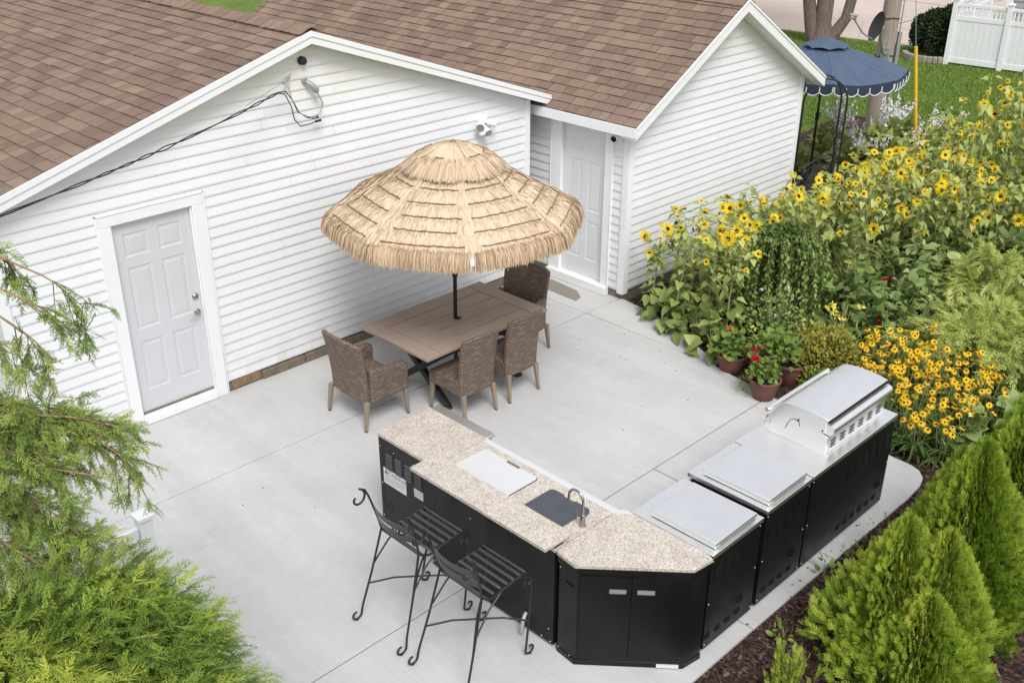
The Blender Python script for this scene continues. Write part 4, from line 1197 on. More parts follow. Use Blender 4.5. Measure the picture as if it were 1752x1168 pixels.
for (x, y, z) in ((.575,-5.27,.84),(.575,-5.27,.09)):
    pass
PL = lambda u, z, o: (.588-o, u, z)
for u, z in ((-5.20,.80),(-5.20,.07),(-5.31,.055)): bolt(mb, PL, u, z, 2)
mb.add([PL(-5.31,.665,.003),PL(-5.22,.665,.003),PL(-5.22,.695,.003),PL(-5.31,.695,.003)], [(0,1,2,3)], 1)
PRr = lambda u, z, o: (u, -5.965-o, z)
mb.build('body', BM, t, bevel=.003, seg=1)
mb = MB(); mb.prism(poly, CH-.03, CH, 'z'); mb.build('countertop', M_['granite'], t, bevel=.003)
mb = MB(); mb.prism([(1.216,-5.1455),(1.29,-5.1455),(1.325,-5.19),(1.3285,-5.254)], CH-.036, CH-.002, 'z'); mb.build('steel_ledge', M_['white_lid'], t)
for (u0, u1, h0, h1) in ((.040,.397,.240,.368), (.401,.762,.436,.568)):
    mb = MB()
    def bar(a, b, z0, z1, o0=.0, o1=.012, mi=0):
        vs = [P(a,z0,o0),P(b,z0,o0),P(b,z1,o0),P(a,z1,o0),P(a,z0,o1),P(b,z0,o1),P(b,z1,o1),P(a,z1,o1)]
        mb.add(vs, [(0,3,2,1),(4,5,6,7),(0,1,5,4),(1,2,6,5),(2,3,7,6),(3,0,4,7)], mi)
    bar(u0, h0, .07, .82); bar(h1, u1, .07, .82); bar(h0, h1, .07, .668); bar(h0, h1, .722, .82)
    dr = mb.build('door', M_['black'], t)
    mb = MB(); bar(h0+.003, h1-.003, .670, .720, .0015, .0045)
    mb.build('recessed_handle', M_['cable_grey'], dr); mb = MB(); bar(h0, h1, .668, .722, .0, .001)
    bar(h0-.004, h1+.004, .718, .726, .0, .014); bar(h0-.004, h1+.004, .664, .670, .0, .014); bar(h0-.005, h0+.003, .670, .718, .0, .014); bar(h1-.003, h1+.005, .670, .718, 0, .014)
    mb.build('handle_frame', M_['black'], dr)
mb = MB(); bar(.612, .772, .014, .04, .001, .0135); mb.build('name_plate', M_['sticker'], t)

# ---- side-burner cabinets and grill cabinet: shared maker
RY = -5.95
def steel_cab(root, x0, x1, top, groups, vents, hole, seam=None):
    mb = MB(); mb.bx(x0+.006, x1-.006, RY, -5.26, .035, top-.042)
    P = lambda u, z, o: (u, RY-o, z)
    for u in groups: louvers(mb, P, u, .62, .775, w=.036)
    for u in vents:
        q = rrect(u-.042, u+.042, .125, .172, .02, 4); mb.add([P(a, b, .0016) for a, b in q], [tuple(range(len(q)))], 1)
        louvers(mb, P, u, .126, .172, 2, .030)
    disc(mb, P, hole[0], hole[1], .034, .0016, 1); ring(mb, P, hole[0], hole[1], .034, .046, .007, 0)
    for u in (x0+.025, x1-.025):
        for z in (.07, .45, top-.07): bolt(mb, P, u, z, 2)
    for u in ([x0+.05, x1-.05] if seam is None else [x0+.05, seam, x1-.05]):
        mb.add([P(u-.002,.05,.0013),P(u+.002,.05,.0013),P(u+.002,top-.06,.0013),P(u-.002,top-.06,.0013)], [(0,1,2,3)], 1)
    for x in (x0+.05, x1-.05):
        for y in (RY+.04, -5.32): mb.tube([(x,y,0),(x,y,.04)], .018, 8, mi=2)
    mb.build('body', BM, root)
    mb = MB(); mb.bx(x0, x1, RY-.012, -5.222, top-.04, top)
    mb.build('steel_top', M_['steel'], root, bevel=.004)
    mb = MB(); mb.bx(x0+.012, x1-.012, -5.259, -5.235, .12, top-.06); mb.build('front_panel', M_['steel'], root, bevel=.003)
    return root
def lid(root, x0, x1, y0, y1, z):
    mb = MB()
    mb.prism([(y0,z+.006),(y1-.012,z+.006),(y1,z+.014),(y1,z+.040),(y1-.014,z+.052),(y0,z+.056)], x0, x1, 'x')
    l = mb.build('burner_lid', M_['steel_y'], root, bevel=.004)
    mb = MB(); mb.bx(x0+.005, x1-.005, y0+.006, y1-.02, z+.0005, z+.0062); mb.build('lid_gap', M_['black_in'], l)
    mb = MB(); mb.tube([(x0+.04,y0-.004,z+.03),(x1-.04,y0-.004,z+.03)], .006, 8); mb.build('hinge', M_['steel_dark'], l)
t = wthing('side_burner_cabinet', 'lower steel topped side burner cabinet next to the granite corner', 'cabinet', (1.66, -5.6, 0))
steel_cab(t, 1.338, 1.985, CH-.005, (1.449,1.567,1.685,1.802), (1.385,1.518,1.643,1.775), (1.788,.25))
lid(t, 1.40, 1.925, -5.935, -5.345, CH-.005)
t = wthing('side_burner_cabinet', 'taller steel topped side burner cabinet standing beside the hooded grill', 'cabinet', (2.34, -5.6, 0))
steel_cab(t, 2.035, 2.668, CH+.025, (2.14,2.258,2.377,2.496), (2.135,2.255,2.375,2.494), (2.525,.28))
lid(t, 2.085, 2.625, -5.93, -5.325, CH+.025)
GZ = CH+.025
t = wthing('grill_cabinet', 'wide black cabinet with steel top that carries the barbecue grill', 'cabinet', (3.37, -5.6, 0))
steel_cab(t, 2.685, 4.07, GZ, (3.335,3.463,3.591,3.72,3.848,3.976), (3.272,3.397,3.522,3.647,3.773,3.898), (3.935,.26), 3.181)

# ---- the grill itself
t = wthing('gas_grill', 'stainless steel barbecue grill with closed rounded hood', 'grill', (3.52, -5.6, GZ))
gx0, gx1 = 3.035, 4.01
mb = MB()
mb.prism([(-5.852,GZ),(-5.856,GZ+.155),(-5.80,GZ+.175),(-5.33,GZ+.135),(-5.315,GZ)], gx0, gx1, 'x')
mb.prism([(-5.88,GZ+.0005),(-5.88,GZ+.006),(-5.30,GZ+.006),(-5.30,GZ+.0005)], gx0-.022, gx1+.022, 'x')
mb.prism([(-5.316,GZ+.001),(-5.316,GZ+.095),(-5.262,GZ+.080),(-5.25,GZ+.001)], gx0+.01, gx1-.01, 'x')
body = mb.build('firebox', M_['steel'], t, bevel=.003)
mb = MB()
for i in range(6):
    for j in range(3):
        u = gx0+.10 + i*.152; z = GZ+.045+j*.028
        mb.add([(u-.042,-5.8585,z-.006),(u+.042,-5.8585,z-.006),(u+.042,-5.8585,z+.006),(u-.042,-5.8585,z+.006)], [(0,1,2,3)])
mb.build('rear_vent', M_['black_in'], body)
# hood: a curved sheet with closed cheeks
hp = [(-5.835,GZ+.205),(-5.842,GZ+.30)] + []
prof = [(-5.846,GZ+.310),(-5.77,GZ+.324),(-5.66,GZ+.332),(-5.55,GZ+.331),(-5.465,GZ+.322),(-5.425,GZ+.308),(-5.395,GZ+.282),(-5.345,GZ+.215),(-5.318,GZ+.165),(-5.305,GZ+.125)]
mb = MB()
mb.prism(prof + [(-5.33,GZ+.123),(-5.70,GZ+.168),(-5.828,GZ+.185),(-5.83,GZ+.30)], gx0-.004, gx1+.004, 'x')
hood = mb.build('hood', M_['steel'], t, bevel=.004, smooth=40)
mb = MB(); mb.tube([(gx0-.002,-5.853,GZ+.225),(gx1+.002,-5.853,GZ+.225)], .048, 20)
mb.build('hood_roll', M_['steel'], hood, smooth=50)
mb = MB(); mb.bx(gx0, gx1, -5.856, -5.838, GZ+.288, GZ+.300); mb.build('hinge_gap', M_['black_in'], hood)
mb = MB(); mb.tube([(gx0-.012,-5.285,GZ+.19),(gx1+.012,-5.285,GZ+.19)], .019, 14)
for x in (gx0+.03, gx1-.03): mb.tube([(x,-5.285,GZ+.19),(x,-5.345,GZ+.20)], .014, 10)
mb.build('handle', M_['steel'], hood, smooth=50)
# cheek seam where hood meets firebox, and the rotisserie notch
for x, o in ((gx0, -.0052), (gx1, .0052)):
    mb = MB()
    pts = [(-5.832,GZ+.184),(-5.70,GZ+.169),(-5.59,GZ+.205),(-5.545,GZ+.19),(-5.50,GZ+.146),(-5.40,GZ+.132),(-5.31,GZ+.123)]
    pts = [(-5.83,GZ+.186),(-5.60,GZ+.159),(-5.585,GZ+.195),(-5.545,GZ+.205),(-5.51,GZ+.185),(-5.485,GZ+.135),(-5.47,GZ+.09)]
    mb.tube([(x+o, y, z) for y, z in pts[1:]], .0028, 5); mb.ball((x+o,-5.58,GZ+.21), .009, 8, 6); mb.ball((x+o,-5.80,GZ+.20), .008, 8, 6)
    mb.build('rotisserie_slot', M_['black_in'], hood)
mb = MB()
for i in range(5):
    x = gx0+.12+i*.18; mb.tube([(x,-5.252,GZ+.045),(x,-5.225,GZ+.043)], .022, 14)
mb.build('control_knob', M_['steel_dark'], t, smooth=40)

# ================================================================== PLANTS
def unit(a): return a/np.maximum(np.linalg.norm(a, axis=-1, keepdims=True), 1e-9)
def frames(P, D, N, S):
    D = unit(D); X = unit(np.cross(D, N)); Zv = np.cross(X, D)
    S = np.asarray(S)
    if S.ndim == 1: S = np.repeat(S[:, None], 3, 1)
    return np.stack([X*S[:, :1], D*S[:, 1:2], Zv*S[:, 2:3], P], 2)      # n,3,4
def instance(tmpls, A, tint, rng):
    """merge copies of small templates (V,F,T) into one vertex/face set"""
    Vs, Fs, Ts = [], [], []; off = 0
    pick = rng.integers(0, len(tmpls), len(A))
    for k, (V, F, T) in enumerate(tmpls):
        m = A[pick == k]
        if not len(m): continue
        h = np.c_[V, np.ones(len(V))]
        W = np.einsum('nij,kj->nki', m, h)
        Vs.append(W.reshape(-1, 3)); n = len(V)
        Fs.append((F[None] + (np.arange(len(m))*n)[:, None, None] + off).reshape(-1, F.shape[1]))
        Ts.append(np.clip(T[None] + tint[pick == k][:, None], 0, 1).ravel())
        off += len(m)*n
    return np.concatenate(Vs), np.concatenate(Fs), np.concatenate(Ts)
def merge(parts):
    Vs, Fs, Ts, off = [], [], [], 0
    for V, F, T in parts:
        Vs.append(V); Fs.append(F+off); Ts.append(T); off += len(V)
    return np.concatenate(Vs), np.concatenate(Fs), np.concatenate(Ts)

def leaf_t(prof, fold=.18, droop=.25, wav=.0, seed=0, cols=3):
    """prof: (t, half width); leaf along +y, unit length"""
    r = np.random.default_rng(seed); V, T = [], []
    for i, (t, w) in enumerate(prof):
        for c in (-1, 0, 1):
            V.append((c*w, t - (.0 if c == 0 else .10*w*(t < .2)), abs(c)*w*fold - droop*t*t + r.normal(0, wav)*(c != 0)))
            T.append(-.04 if c == 0 else .03)
    F = []
    for i in range(len(prof)-1):
        for c in range(2):
            a = i*3+c; F.append((a, a+1, a+4, a+3))
    return np.array(V), np.array(F), np.array(T)
HEART = [(.0,.10),(-.02,.30),(.14,.43),(.34,.41),(.58,.29),(.80,.13),(1,.008)]
OVAL = [(0,.02),(.2,.22),(.5,.28),(.8,.18),(1,.01)]
LANCE = [(0,.02),(.25,.085),(.55,.09),(.8,.05),(1,.004)]
ROUND = [(.0,.12),(.08,.42),(.35,.56),(.65,.50),(.88,.28),(.97,.06)]
heart_ts = [leaf_t(HEART, f, d, .02, s) for s, (f, d) in enumerate(((.22,.22),(.30,.40),(.10,.55),(.35,.10)))]
oval_ts = [leaf_t(OVAL, f, d, .01, s) for s, (f, d) in enumerate(((.2,.15),(.3,.35)))]
lance_ts = [leaf_t(LANCE, .3, d, .0, s) for s, d in enumerate((.15,.45,.75))]
round_ts = [leaf_t(ROUND, f, d, .03, s) for s, (f, d) in enumerate(((.18,.12),(.30,.25),(-.1,.2)))]
blade_ts = [leaf_t([(0,.012),(.35,.014),(.7,.010),(1,.001)], .4, d, 0, s) for s, d in enumerate((.1,.35,.7))]

def spray_t(seed, n=7, ang=42, lside=.5, sub=3, w=.035, droop=.15, zj=.05, taper=.75, axis_w=None):
    r = np.random.default_rng(seed); V, F, T = [], [], []
    def strip(a, b, w0, w1, t0, t1):
        a, b = np.array(a, float), np.array(b, float); d = b-a; l = np.linalg.norm(d)+1e-9; d /= l
        s = np.cross(d, [0,0,1]) ; s = s/(np.linalg.norm(s)+1e-9); s = s + np.array([0,0,r.normal(0,.55)]); s /= np.linalg.norm(s)
        k = len(V); V.extend([a-s*w0, a+s*w0, b+s*w1, b-s*w1]); T.extend([t0,t0,t1,t1]); F.append((k,k+1,k+2,k+3))
    ax = lambda t: np.array([.05*math.sin(3*t+seed), t, -droop*t*t])
    aw = axis_w or w*.9
    for i in range(4): strip(ax(i/4), ax((i+1)/4), aw*(1-.2*i), aw*(.8-.2*i), -.16+.05*i, -.11+.05*i)
    for i in range(n):
        for sd in (-1, 1):
            t = (i+.5+.3*r.random()+(.25 if sd > 0 else 0))/(n+.6)
            l = lside*(1-taper*t)*r.uniform(.75,1.15); a = math.radians(ang+r.normal(0,6))
            p = ax(t); d = np.array([sd*math.sin(a), math.cos(a), r.normal(0,zj*2)-.05])
            m = p + d*l*.5; q = p + d*l + np.array([0, l*.12, -.10*l])
            strip(p, m, w*.75, w*.7, -.10, .02); strip(m, q, w*.7, w*.25, .02, .16)
            for j in range(sub):
                for s2 in (-1, 1):
                    tt = (j+.7)/(sub+.6); b0 = p+(q-p)*tt
                    a2 = math.radians(38)*s2
                    d2 = np.array([d[0]*math.cos(a2)-d[1]*math.sin(a2), d[0]*math.sin(a2)+d[1]*math.cos(a2), r.normal(0,zj*2)])
                    l2 = l*.40*(1-.55*tt)*r.uniform(.7,1.2)
                    strip(b0, b0+d2*l2, w*.6, w*.2, -.02, .18)
    strip(ax(1), ax(1)+np.array([0,.10,0]), w*.6, w*.2, .08, .2)
    return np.array(V), np.array(F), np.array(T)
thuja_ts = [spray_t(s, 6, 40, .52, 2, .034, .05, .06) for s in range(4)]
thread_ts = [spray_t(10+s, 6, 26, .55, 1, .013, .30, .14, .45) for s in range(5)]
jun_ts = [spray_t(20+s, 7, 44, .36, 2, .026, .20, .10, .6) for s in range(4)]

def foliage(name, mat, parent, tm, P, D, N, S, tint, rng=RNG):
    V, F, T = instance(tm, frames(P, D, N, S), tint, rng)
    return link(name, np_mesh(name, V, F, mat, T), parent)

def rnd_unit(n, rng): return unit(rng.normal(size=(n, 3)))

# ---------------------------------------------------------------- sunflowers
def head_mesh(seed, npet=19, droop=0.0, name='flower_head'):
    r = np.random.default_rng(seed); parts = []
    pt = leaf_t([(0,.05),(.25,.105),(.6,.11),(.85,.065),(1,.006)], .22, .10)
    P, D, N, S, t = [], [], [], [], []
    for ring_ in range(2):
        for i in range(npet - 4*ring_):
            a = 2*PI*(i + .5*ring_ + r.normal(0,.16))/(npet-4*ring_)
            o = np.array([math.cos(a), math.sin(a), .18 - droop + r.normal(0,.12) + .12*ring_])
            P.append([math.cos(a)*.26, math.sin(a)*.26, .02+.02*ring_]); D.append(o); N.append([0,0,1]); S.append(r.uniform(.62,.80)*(1 if not ring_ else .82)); t.append(np.clip(r.normal(.55,.2),0,1))
    V, F, T = instance([pt], frames(np.array(P), np.array(D), np.array(N, float), np.array(S)), np.array(t), r)
    return np_mesh(name, V, F, M_['sun_petal'], T)
def disc_mesh(r=.31, h=.11, mat='sun_disc', name='seed_disc'):
    mb = MB(); mb.lathe([(0,h*.75),(r*.35,h*.85),(r*.7,h),(r*.92,h*.7),(r,.02),(r*.8,-.08),(0,-.12)], 14)
    o = mb.build(name, M_[mat], smooth=70); me = o.data; bpy.data.objects.remove(o); return me
HEADS = [head_mesh(1), head_mesh(2, 21), head_mesh(3, 16, .35), head_mesh(4, 18, -.35)]
DISC = disc_mesh(); DISC_OLD = disc_mesh(.46, .16)
def orient(nrm, roll):
    z = Vector(nrm).normalized(); q = z.to_track_quat('Z', 'Y')
    return (q @ Euler((0,0,roll)).to_quaternion()).to_matrix().to_4x4()

def sun_variant(seed, H, nb, dense=1.0):
    rd = random.Random(seed); rng = np.random.default_rng(seed)
    stem = MB(); L = []; heads = []
    lean = Vector((rd.uniform(-.14,.08), rd.uniform(-.14,.08), 0))
    S = lambda t: lean*t*t + Vector((.03*math.sin(4*t+seed), .03*math.cos(3*t+seed), H*t))
    stem.tube([S(i/8) for i in range(9)], [.012-.0008*i for i in range(9)], 6)
    def lf(p, az, el, s, tn, b): L.append((p, az, el, s, tn, b))
    nl = int(30*dense)
    for i in range(nl):
        t = .03+.93*i/nl; az = i*2.4+rd.uniform(-.4,.4)
        p = S(t); s = (.172-.09*t)*rd.uniform(.65,1.2)
        pet = Vector((math.cos(az), math.sin(az), .45)).normalized()*s*.6
        stem.tube([p, p+pet], .003, 4, caps=False)
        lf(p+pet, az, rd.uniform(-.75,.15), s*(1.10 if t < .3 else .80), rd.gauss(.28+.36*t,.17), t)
    for b in range(nb):
        t = rd.uniform(.30,.97); p = S(t); az = b*2.4+rd.uniform(-.5,.5)
        ln = rd.uniform(.18,.46)*(1.25-.55*t)
        d = Vector((math.cos(az), math.sin(az), rd.uniform(.5,1.3))).normalized()
        pts = [p + d*ln*k/4 + Vector((0,0,.05*math.sin(k/4*PI*.5))) for k in range(5)]
        stem.tube(pts, [.0065,.006,.005,.0045,.004], 5)
        for k in range(int(9*dense)):
            q = pts[1].lerp(pts[-1], min(1, k/8.5)); a2 = az+k*2.4; s = rd.uniform(.04,.105)
            pet = Vector((math.cos(a2), math.sin(a2), .4)).normalized()*s*.45
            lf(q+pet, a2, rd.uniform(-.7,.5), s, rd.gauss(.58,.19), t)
        heads.append((pts[-1], az))
    heads.append((S(1.0)+Vector((0,0,.02)), rd.uniform(0,6)))
    P = np.array([l[0] for l in L]); az = np.array([l[1] for l in L]); el = np.array([l[2] for l in L])
    D = np.c_[np.cos(az)*np.cos(el), np.sin(az)*np.cos(el), np.sin(el)]
    N = np.c_[-np.cos(az)*np.sin(el), -np.sin(az)*np.sin(el), np.cos(el)] + rng.normal(0,.22,(len(P),3))
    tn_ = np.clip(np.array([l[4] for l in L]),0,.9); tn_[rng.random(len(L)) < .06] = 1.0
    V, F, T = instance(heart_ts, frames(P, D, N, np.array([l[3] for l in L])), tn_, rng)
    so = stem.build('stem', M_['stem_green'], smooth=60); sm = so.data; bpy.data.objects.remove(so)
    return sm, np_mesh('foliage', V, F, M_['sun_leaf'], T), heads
SUNV = [sun_variant(40+i, 1.0, n, d) for i, (n, d) in enumerate(((5,1.1),(6,1.15),(4,1.2),(7,1.0),(5,1.25),(3,1.3)))]
SUNDATA = [(5.98,-2.2,1.13),(5.9,-2.75,1.19),(6.3,-2.4,1.18),(5.72,-3.1,1.31),(5.8,-1.98,1.06),(5.72,-2.42,1.25),(9.25,-2.97,1.42),(10.76,-5.03,1.33),(7.66,-2.36,1.14),(10.96,-3.19,1.37),(9.91,-2.95,1.34),(6.78,-1.98,1.12),(10.41,-4.95,1.25),(11,-5.39,1.31),(6.85,-2.34,1.08),(8.66,-3.92,1.37),(10.21,-3.69,1.24),(8.37,-3.55,1.49),(11.9,-3.6,1.48),(8.9,-3.52,1.48),(8.57,-2.51,1.02),(6.91,-2.82,1.2),(8.22,-3.05,1.31),(11.41,-1.95,0.76),(11.59,-4.23,1.49),(8.05,-2.45,1.1),(12.07,-3.04,1.36),(12.57,-4.95,1.52),(9.57,-2.82,1.32),(11.07,-4.74,1.52),(10.9,-2.82,1.26),(10.15,-2,0.7),(11.73,-3.28,1.26),(11.31,-3.35,1.42),(9.73,-2.44,1.1),(11.03,-4.02,1.54),(7.97,-2.82,1.22),(11.5,-2.96,1.68),(12.88,-4.14,1.92),(10.77,-4.23,1.44),(13.18,-3.38,1.74),(9.45,-4.16,1.33),(11.85,-4.46,1.47),(12.9,-3.2,1.8),(8.57,-2.11,0.92),(12.59,-4.32,1.49),(10.38,-4.55,1.3),(11.88,-4.92,1.26),(7.17,-2.08,1.1),(6.31,-2.86,1.34),(9.74,-3.81,1.3),(10.51,-4.05,1.23),(12.81,-3.63,1.26),(10.3,-2.58,1.16),(11.48,-3.91,2.1),(9.79,-4.34,1.37),(10.24,-2.92,1.36),(12.02,-2.57,1.36),(10.43,-3.46,1.45),(8.54,-3.15,1.53),(10.06,-4.09,1.34),(10.54,-3.05,1.29),(11.15,-2.59,1.18),(12.11,-3.92,2),(9.62,-3.35,1.3),(10.85,-2.12,0.88),(13.21,-5.04,1.44),(11.44,-2.3,0.94),(9.97,-3.44,1.54),(12.9,-5.37,2.12),(8.95,-1.95,0.78),(10.72,-3.68,1.32),(9.28,-2.01,0.7),(9.78,-4.93,1.25),(11.3,-5.04,2.3),(7.6,-2.04,1.02),(7.58,-2.72,1.28),(12.29,-5.44,1.5),(13.28,-5.36,1.42),(12.47,-3.89,1.94),(12.35,-3.46,1.92),(10.42,-5.48,1.48),(9.03,-2.41,0.92),(9.36,-3.78,1.32),(11.94,-5.25,1.46),(7.31,-2.44,1.22),(10.11,-5.11,1.36),(9.15,-4.37,1.35),(12.57,-3.15,1.31),(13.1,-4.58,1.42),(9.78,-2.06,0.68),(8.85,-3.05,1.35),(12.38,-2.69,1.56),(8.18,-2.03,0.94),(9.51,-4.59,1.34),(7.98,-3.4,1.44),(7.58,-3.16,1.42),(12.25,-4.45,1.51),(12.72,-4.61,1.32),(7.23,-3.01,1.42),(12.23,-4.87,1.21),(13.1,-3.86,1.35),(9.04,-4.06,1.54),(11.51,-4.78,1.55),(9.93,-5.43,1.45),(11.27,-4.44,1.33),(11.49,-5.43,1.54),(13.24,-4.25,1.33),(11.56,-2.63,1.32),(9.39,-2.45,1.08),(10.77,-2.46,1.06),(11.11,-3.63,2.18),(8.37,-2.77,1.16),(10.07,-4.77,1.47),(10.43,-2.19,0.94),(9.29,-3.39,1.3),(12.58,-5.29,2.16),(6.39,-2.02,1.06),(6.57,-2.58,1.22),(10.74,-4.57,2.3),(10.06,-2.37,1.04),(11.82,-2.31,1),(12.87,-5.05,1.53)]
def sun_label(x, y, H, i):
    if H > 1.8: return 'tallest sunflower plant rising against the lawn at the right edge', None
    if x < 6.05: return 'bushy sunflower plant leaning over the patio by the shed corner', 1
    if y > -2.4 and x < 9.8: return 'sunflower plant growing close along the white shed wall', 1
    if x > 9.6: return 'sunflower plant in the far rows below the lawn', 1
    if y < -3.3: return 'sunflower plant in the rows behind the golden junipers and black eyed flowers', 1
    return 'sunflower plant in the middle of the yellow flowering patch', 1
CAMDIR = Vector((-.72,-.70,0))
rd = random.Random(77)
for i, (x, y, H) in enumerate(SUNDATA):
    lab, g_ = sun_label(x, y, H, i)
    vi = rd.randrange(len(SUNV)); sm, fm, heads = SUNV[vi]
    rz = rd.uniform(0, 2*PI)
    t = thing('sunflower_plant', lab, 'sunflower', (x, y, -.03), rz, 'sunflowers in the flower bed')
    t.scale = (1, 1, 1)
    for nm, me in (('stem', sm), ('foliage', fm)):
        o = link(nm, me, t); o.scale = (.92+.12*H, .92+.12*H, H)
    sc = .92+.12*H
    for (p, az) in heads:
        w = rd.random()
        if w < .20: continue
        pos = Vector((p.x*sc, p.y*sc, p.z*H))
        t_ = 0; nd = Vector((math.cos(az), math.sin(az), 0))*.6 + Matrix.Rotation(-rz, 3, 'Z') @ CAMDIR*rd.uniform(.2,1.3) + Vector((rd.gauss(0,.3), rd.gauss(0,.3), rd.uniform(.0,.75)))
        s = rd.choice((rd.uniform(.036,.055), rd.uniform(.036,.055), rd.uniform(.05,.072), rd.uniform(.05,.08), rd.uniform(.06,.09), rd.uniform(.08,.098)))
        M = Matrix.Translation(pos) @ orient(nd, rd.uniform(0,6)) @ Matrix.Scale(s, 4)
        if w < .31:
            h = link('seed_head', DISC_OLD, t); h.matrix_local = Matrix.Translation(pos) @ orient(nd, 0) @ Matrix.Scale(.055, 4)
        else:
            h = link('flower_head', HEADS[rd.randrange(4)], t); h.matrix_local = M
            link('seed_disc', DISC, h)

# ---------------------------------------------------------------- black-eyed flowers
def small_head(seed, n=12):
    r = np.random.default_rng(seed); pt = leaf_t([(0,.09),(.4,.17),(.8,.12),(1,.02)], .15, .22)
    a = 2*PI*(np.arange(n)+r.normal(0,.12,n))/n
    V, F, T = instance([pt], frames(np.c_[np.cos(a)*.2,np.sin(a)*.2,0*a], np.c_[np.cos(a),np.sin(a),-.12+r.normal(0,.1,n)], np.tile([0,0,1.],(n,1)), r.uniform(.72,.85,n)), r.normal(.5,.2,n), r)
    return np_mesh('bloom', V, F, M_['sus_petal'], T)
SH = [small_head(s) for s in range(3)]; SC = disc_mesh(.26, .26, 'sus_disc', 'cone')
def sus_variant(seed):
    rd = random.Random(seed); rng = np.random.default_rng(seed); stem = MB(); heads = []; L = []
    for i in range(11):
        az = rd.uniform(0,2*PI); r = rd.uniform(.02,.20); h = rd.uniform(.36,.60)
        b = Vector((math.cos(az)*.04, math.sin(az)*.04, 0)); e = Vector((math.cos(az)*r, math.sin(az)*r, h))
        m = b.lerp(e,.5)+Vector((0,0,.03)); stem.tube([b, m, e], .0032, 4, caps=False)
        heads.append((e, az)); 
        for k in range(4):
            q = b.lerp(e, .25+.18*k); L.append((q, rd.uniform(0,6.3), rd.uniform(-.2,.9), rd.uniform(.07,.15), rd.gauss(.5,.2)))
    for i in range(34): 
        az = rd.uniform(0,6.3); L.append((Vector((math.cos(az)*.05, math.sin(az)*.05, rd.uniform(.02,.2))), az, rd.uniform(-.1,1.1), rd.uniform(.14,.26), rd.gauss(.4,.2)))
    P = np.array([l[0] for l in L]); az = np.array([l[1] for l in L]); el = np.array([l[2] for l in L])
    D = np.c_[np.cos(az)*np.cos(el), np.sin(az)*np.cos(el), np.sin(el)]
    N = np.c_[-np.cos(az)*np.sin(el), -np.sin(az)*np.sin(el), np.cos(el)]
    V, F, T = instance(lance_ts, frames(P, D, N, np.array([l[3] for l in L])), np.clip([l[4] for l in L],0,1), rng)
    so = stem.build('stem', M_['stem_green']); sm = so.data; bpy.data.objects.remove(so)
    return sm, np_mesh('foliage', V, F, M_['sus_leaf'], T), heads
SUSV = [sus_variant(90+i) for i in range(4)]
def inpoly(x, y, poly):
    c = False; j = len(poly)-1
    for i in range(len(poly)):
        if (poly[i][1] > y) != (poly[j][1] > y) and x < (poly[j][0]-poly[i][0])*(y-poly[i][1])/(poly[j][1]-poly[i][1])+poly[i][0]: c = not c
        j = i
    return c
rd = random.Random(5); pts = []
SP = [(5.72,-4.78),(6.4,-4.62),(6.85,-5.2),(6.5,-5.95),(5.6,-6.12),(5.02,-6.02),(5.10,-5.5),(5.35,-5.05)]
for _ in range(4000):
    x, y = rd.uniform(5,7), rd.uniform(-6.3,-4.3)
    if inpoly(x, y, SP) and all((x-a)**2+(y-b)**2 > .205**2 for a, b in pts): pts.append((x, y))
for i, (x, y) in enumerate(pts):
    sm, fm, heads = SUSV[rd.randrange(4)]; rz = rd.uniform(0,6.3); k = rd.uniform(.82,1.12)
    if x+ .2*y < 4.35: lab = 'black eyed yellow flower plant right beside the curved patio edge and grill'
    elif y > -4.9: lab = 'black eyed yellow flower plant at the back of the patch near the bronze sedum'
    else: lab = 'black eyed yellow flower plant on the side of the patch toward the golden juniper'
    t = thing('black_eyed_susan', lab, 'flower', (x, y, -.03), rz, 'low black eyed yellow flowers behind the grill')
    for nm, me in (('stem', sm), ('foliage', fm)): o = link(nm, me, t); o.scale = (k,k,k)
    for (p, az) in heads:
        if rd.random() < .12: continue
        nd = Vector((math.cos(az)*.35, math.sin(az)*.35, .9)) + (Matrix.Rotation(-rz,3,'Z') @ CAMDIR)*.35 + Vector((rd.gauss(0,.22),rd.gauss(0,.22),0))
        h = link('bloom', SH[rd.randrange(3)], t); h.matrix_local = Matrix.Translation(p*k) @ orient(nd, rd.uniform(0,6)) @ Matrix.Scale(rd.uniform(.034,.046), 4)
        link('cone', SC, h)

# ---------------------------------------------------------------- generic leafy clumps
def leaf_ball(name, mat, parent, tm, n, c, r, smin, smax, seed, up=.5, droop=.0, shell=.45, tone=.45, tv=.18, jit=.5):
    rng = np.random.default_rng(seed)
    d = rnd_unit(n, rng); d[:,2] = np.abs(d[:,2])*1.0 - .25*(rng.random(n) < .3)
    rad = shell + (1-shell)*rng.random(n)**.5
    lump = 1 + .16*np.sin(d[:,0]*5+seed)*np.cos(d[:,1]*6+seed*2)
    P = np.array(c) + d*np.array(r)*(rad*lump)[:,None]
    D = unit(d + np.array([0,0,up-droop]) + rng.normal(0,jit,(n,3)))
    N = unit(d + np.array([0,0,.9]) + rng.normal(0,.4,(n,3)))
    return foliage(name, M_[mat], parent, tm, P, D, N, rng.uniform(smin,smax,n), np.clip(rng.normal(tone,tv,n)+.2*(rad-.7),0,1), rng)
def petals(name, mat, parent, c, r, n, s, seed, tm=None):
    rng = np.random.default_rng(seed); d = rnd_unit(n, rng); d[:,2] = np.abs(d[:,2])
    return foliage(name, M_[mat], parent, tm or round_ts, np.array(c)+d*r, unit(d+rng.normal(0,.7,(n,3))), d, rng.uniform(.7,1.2,n)*s, rng.random(n), rng)
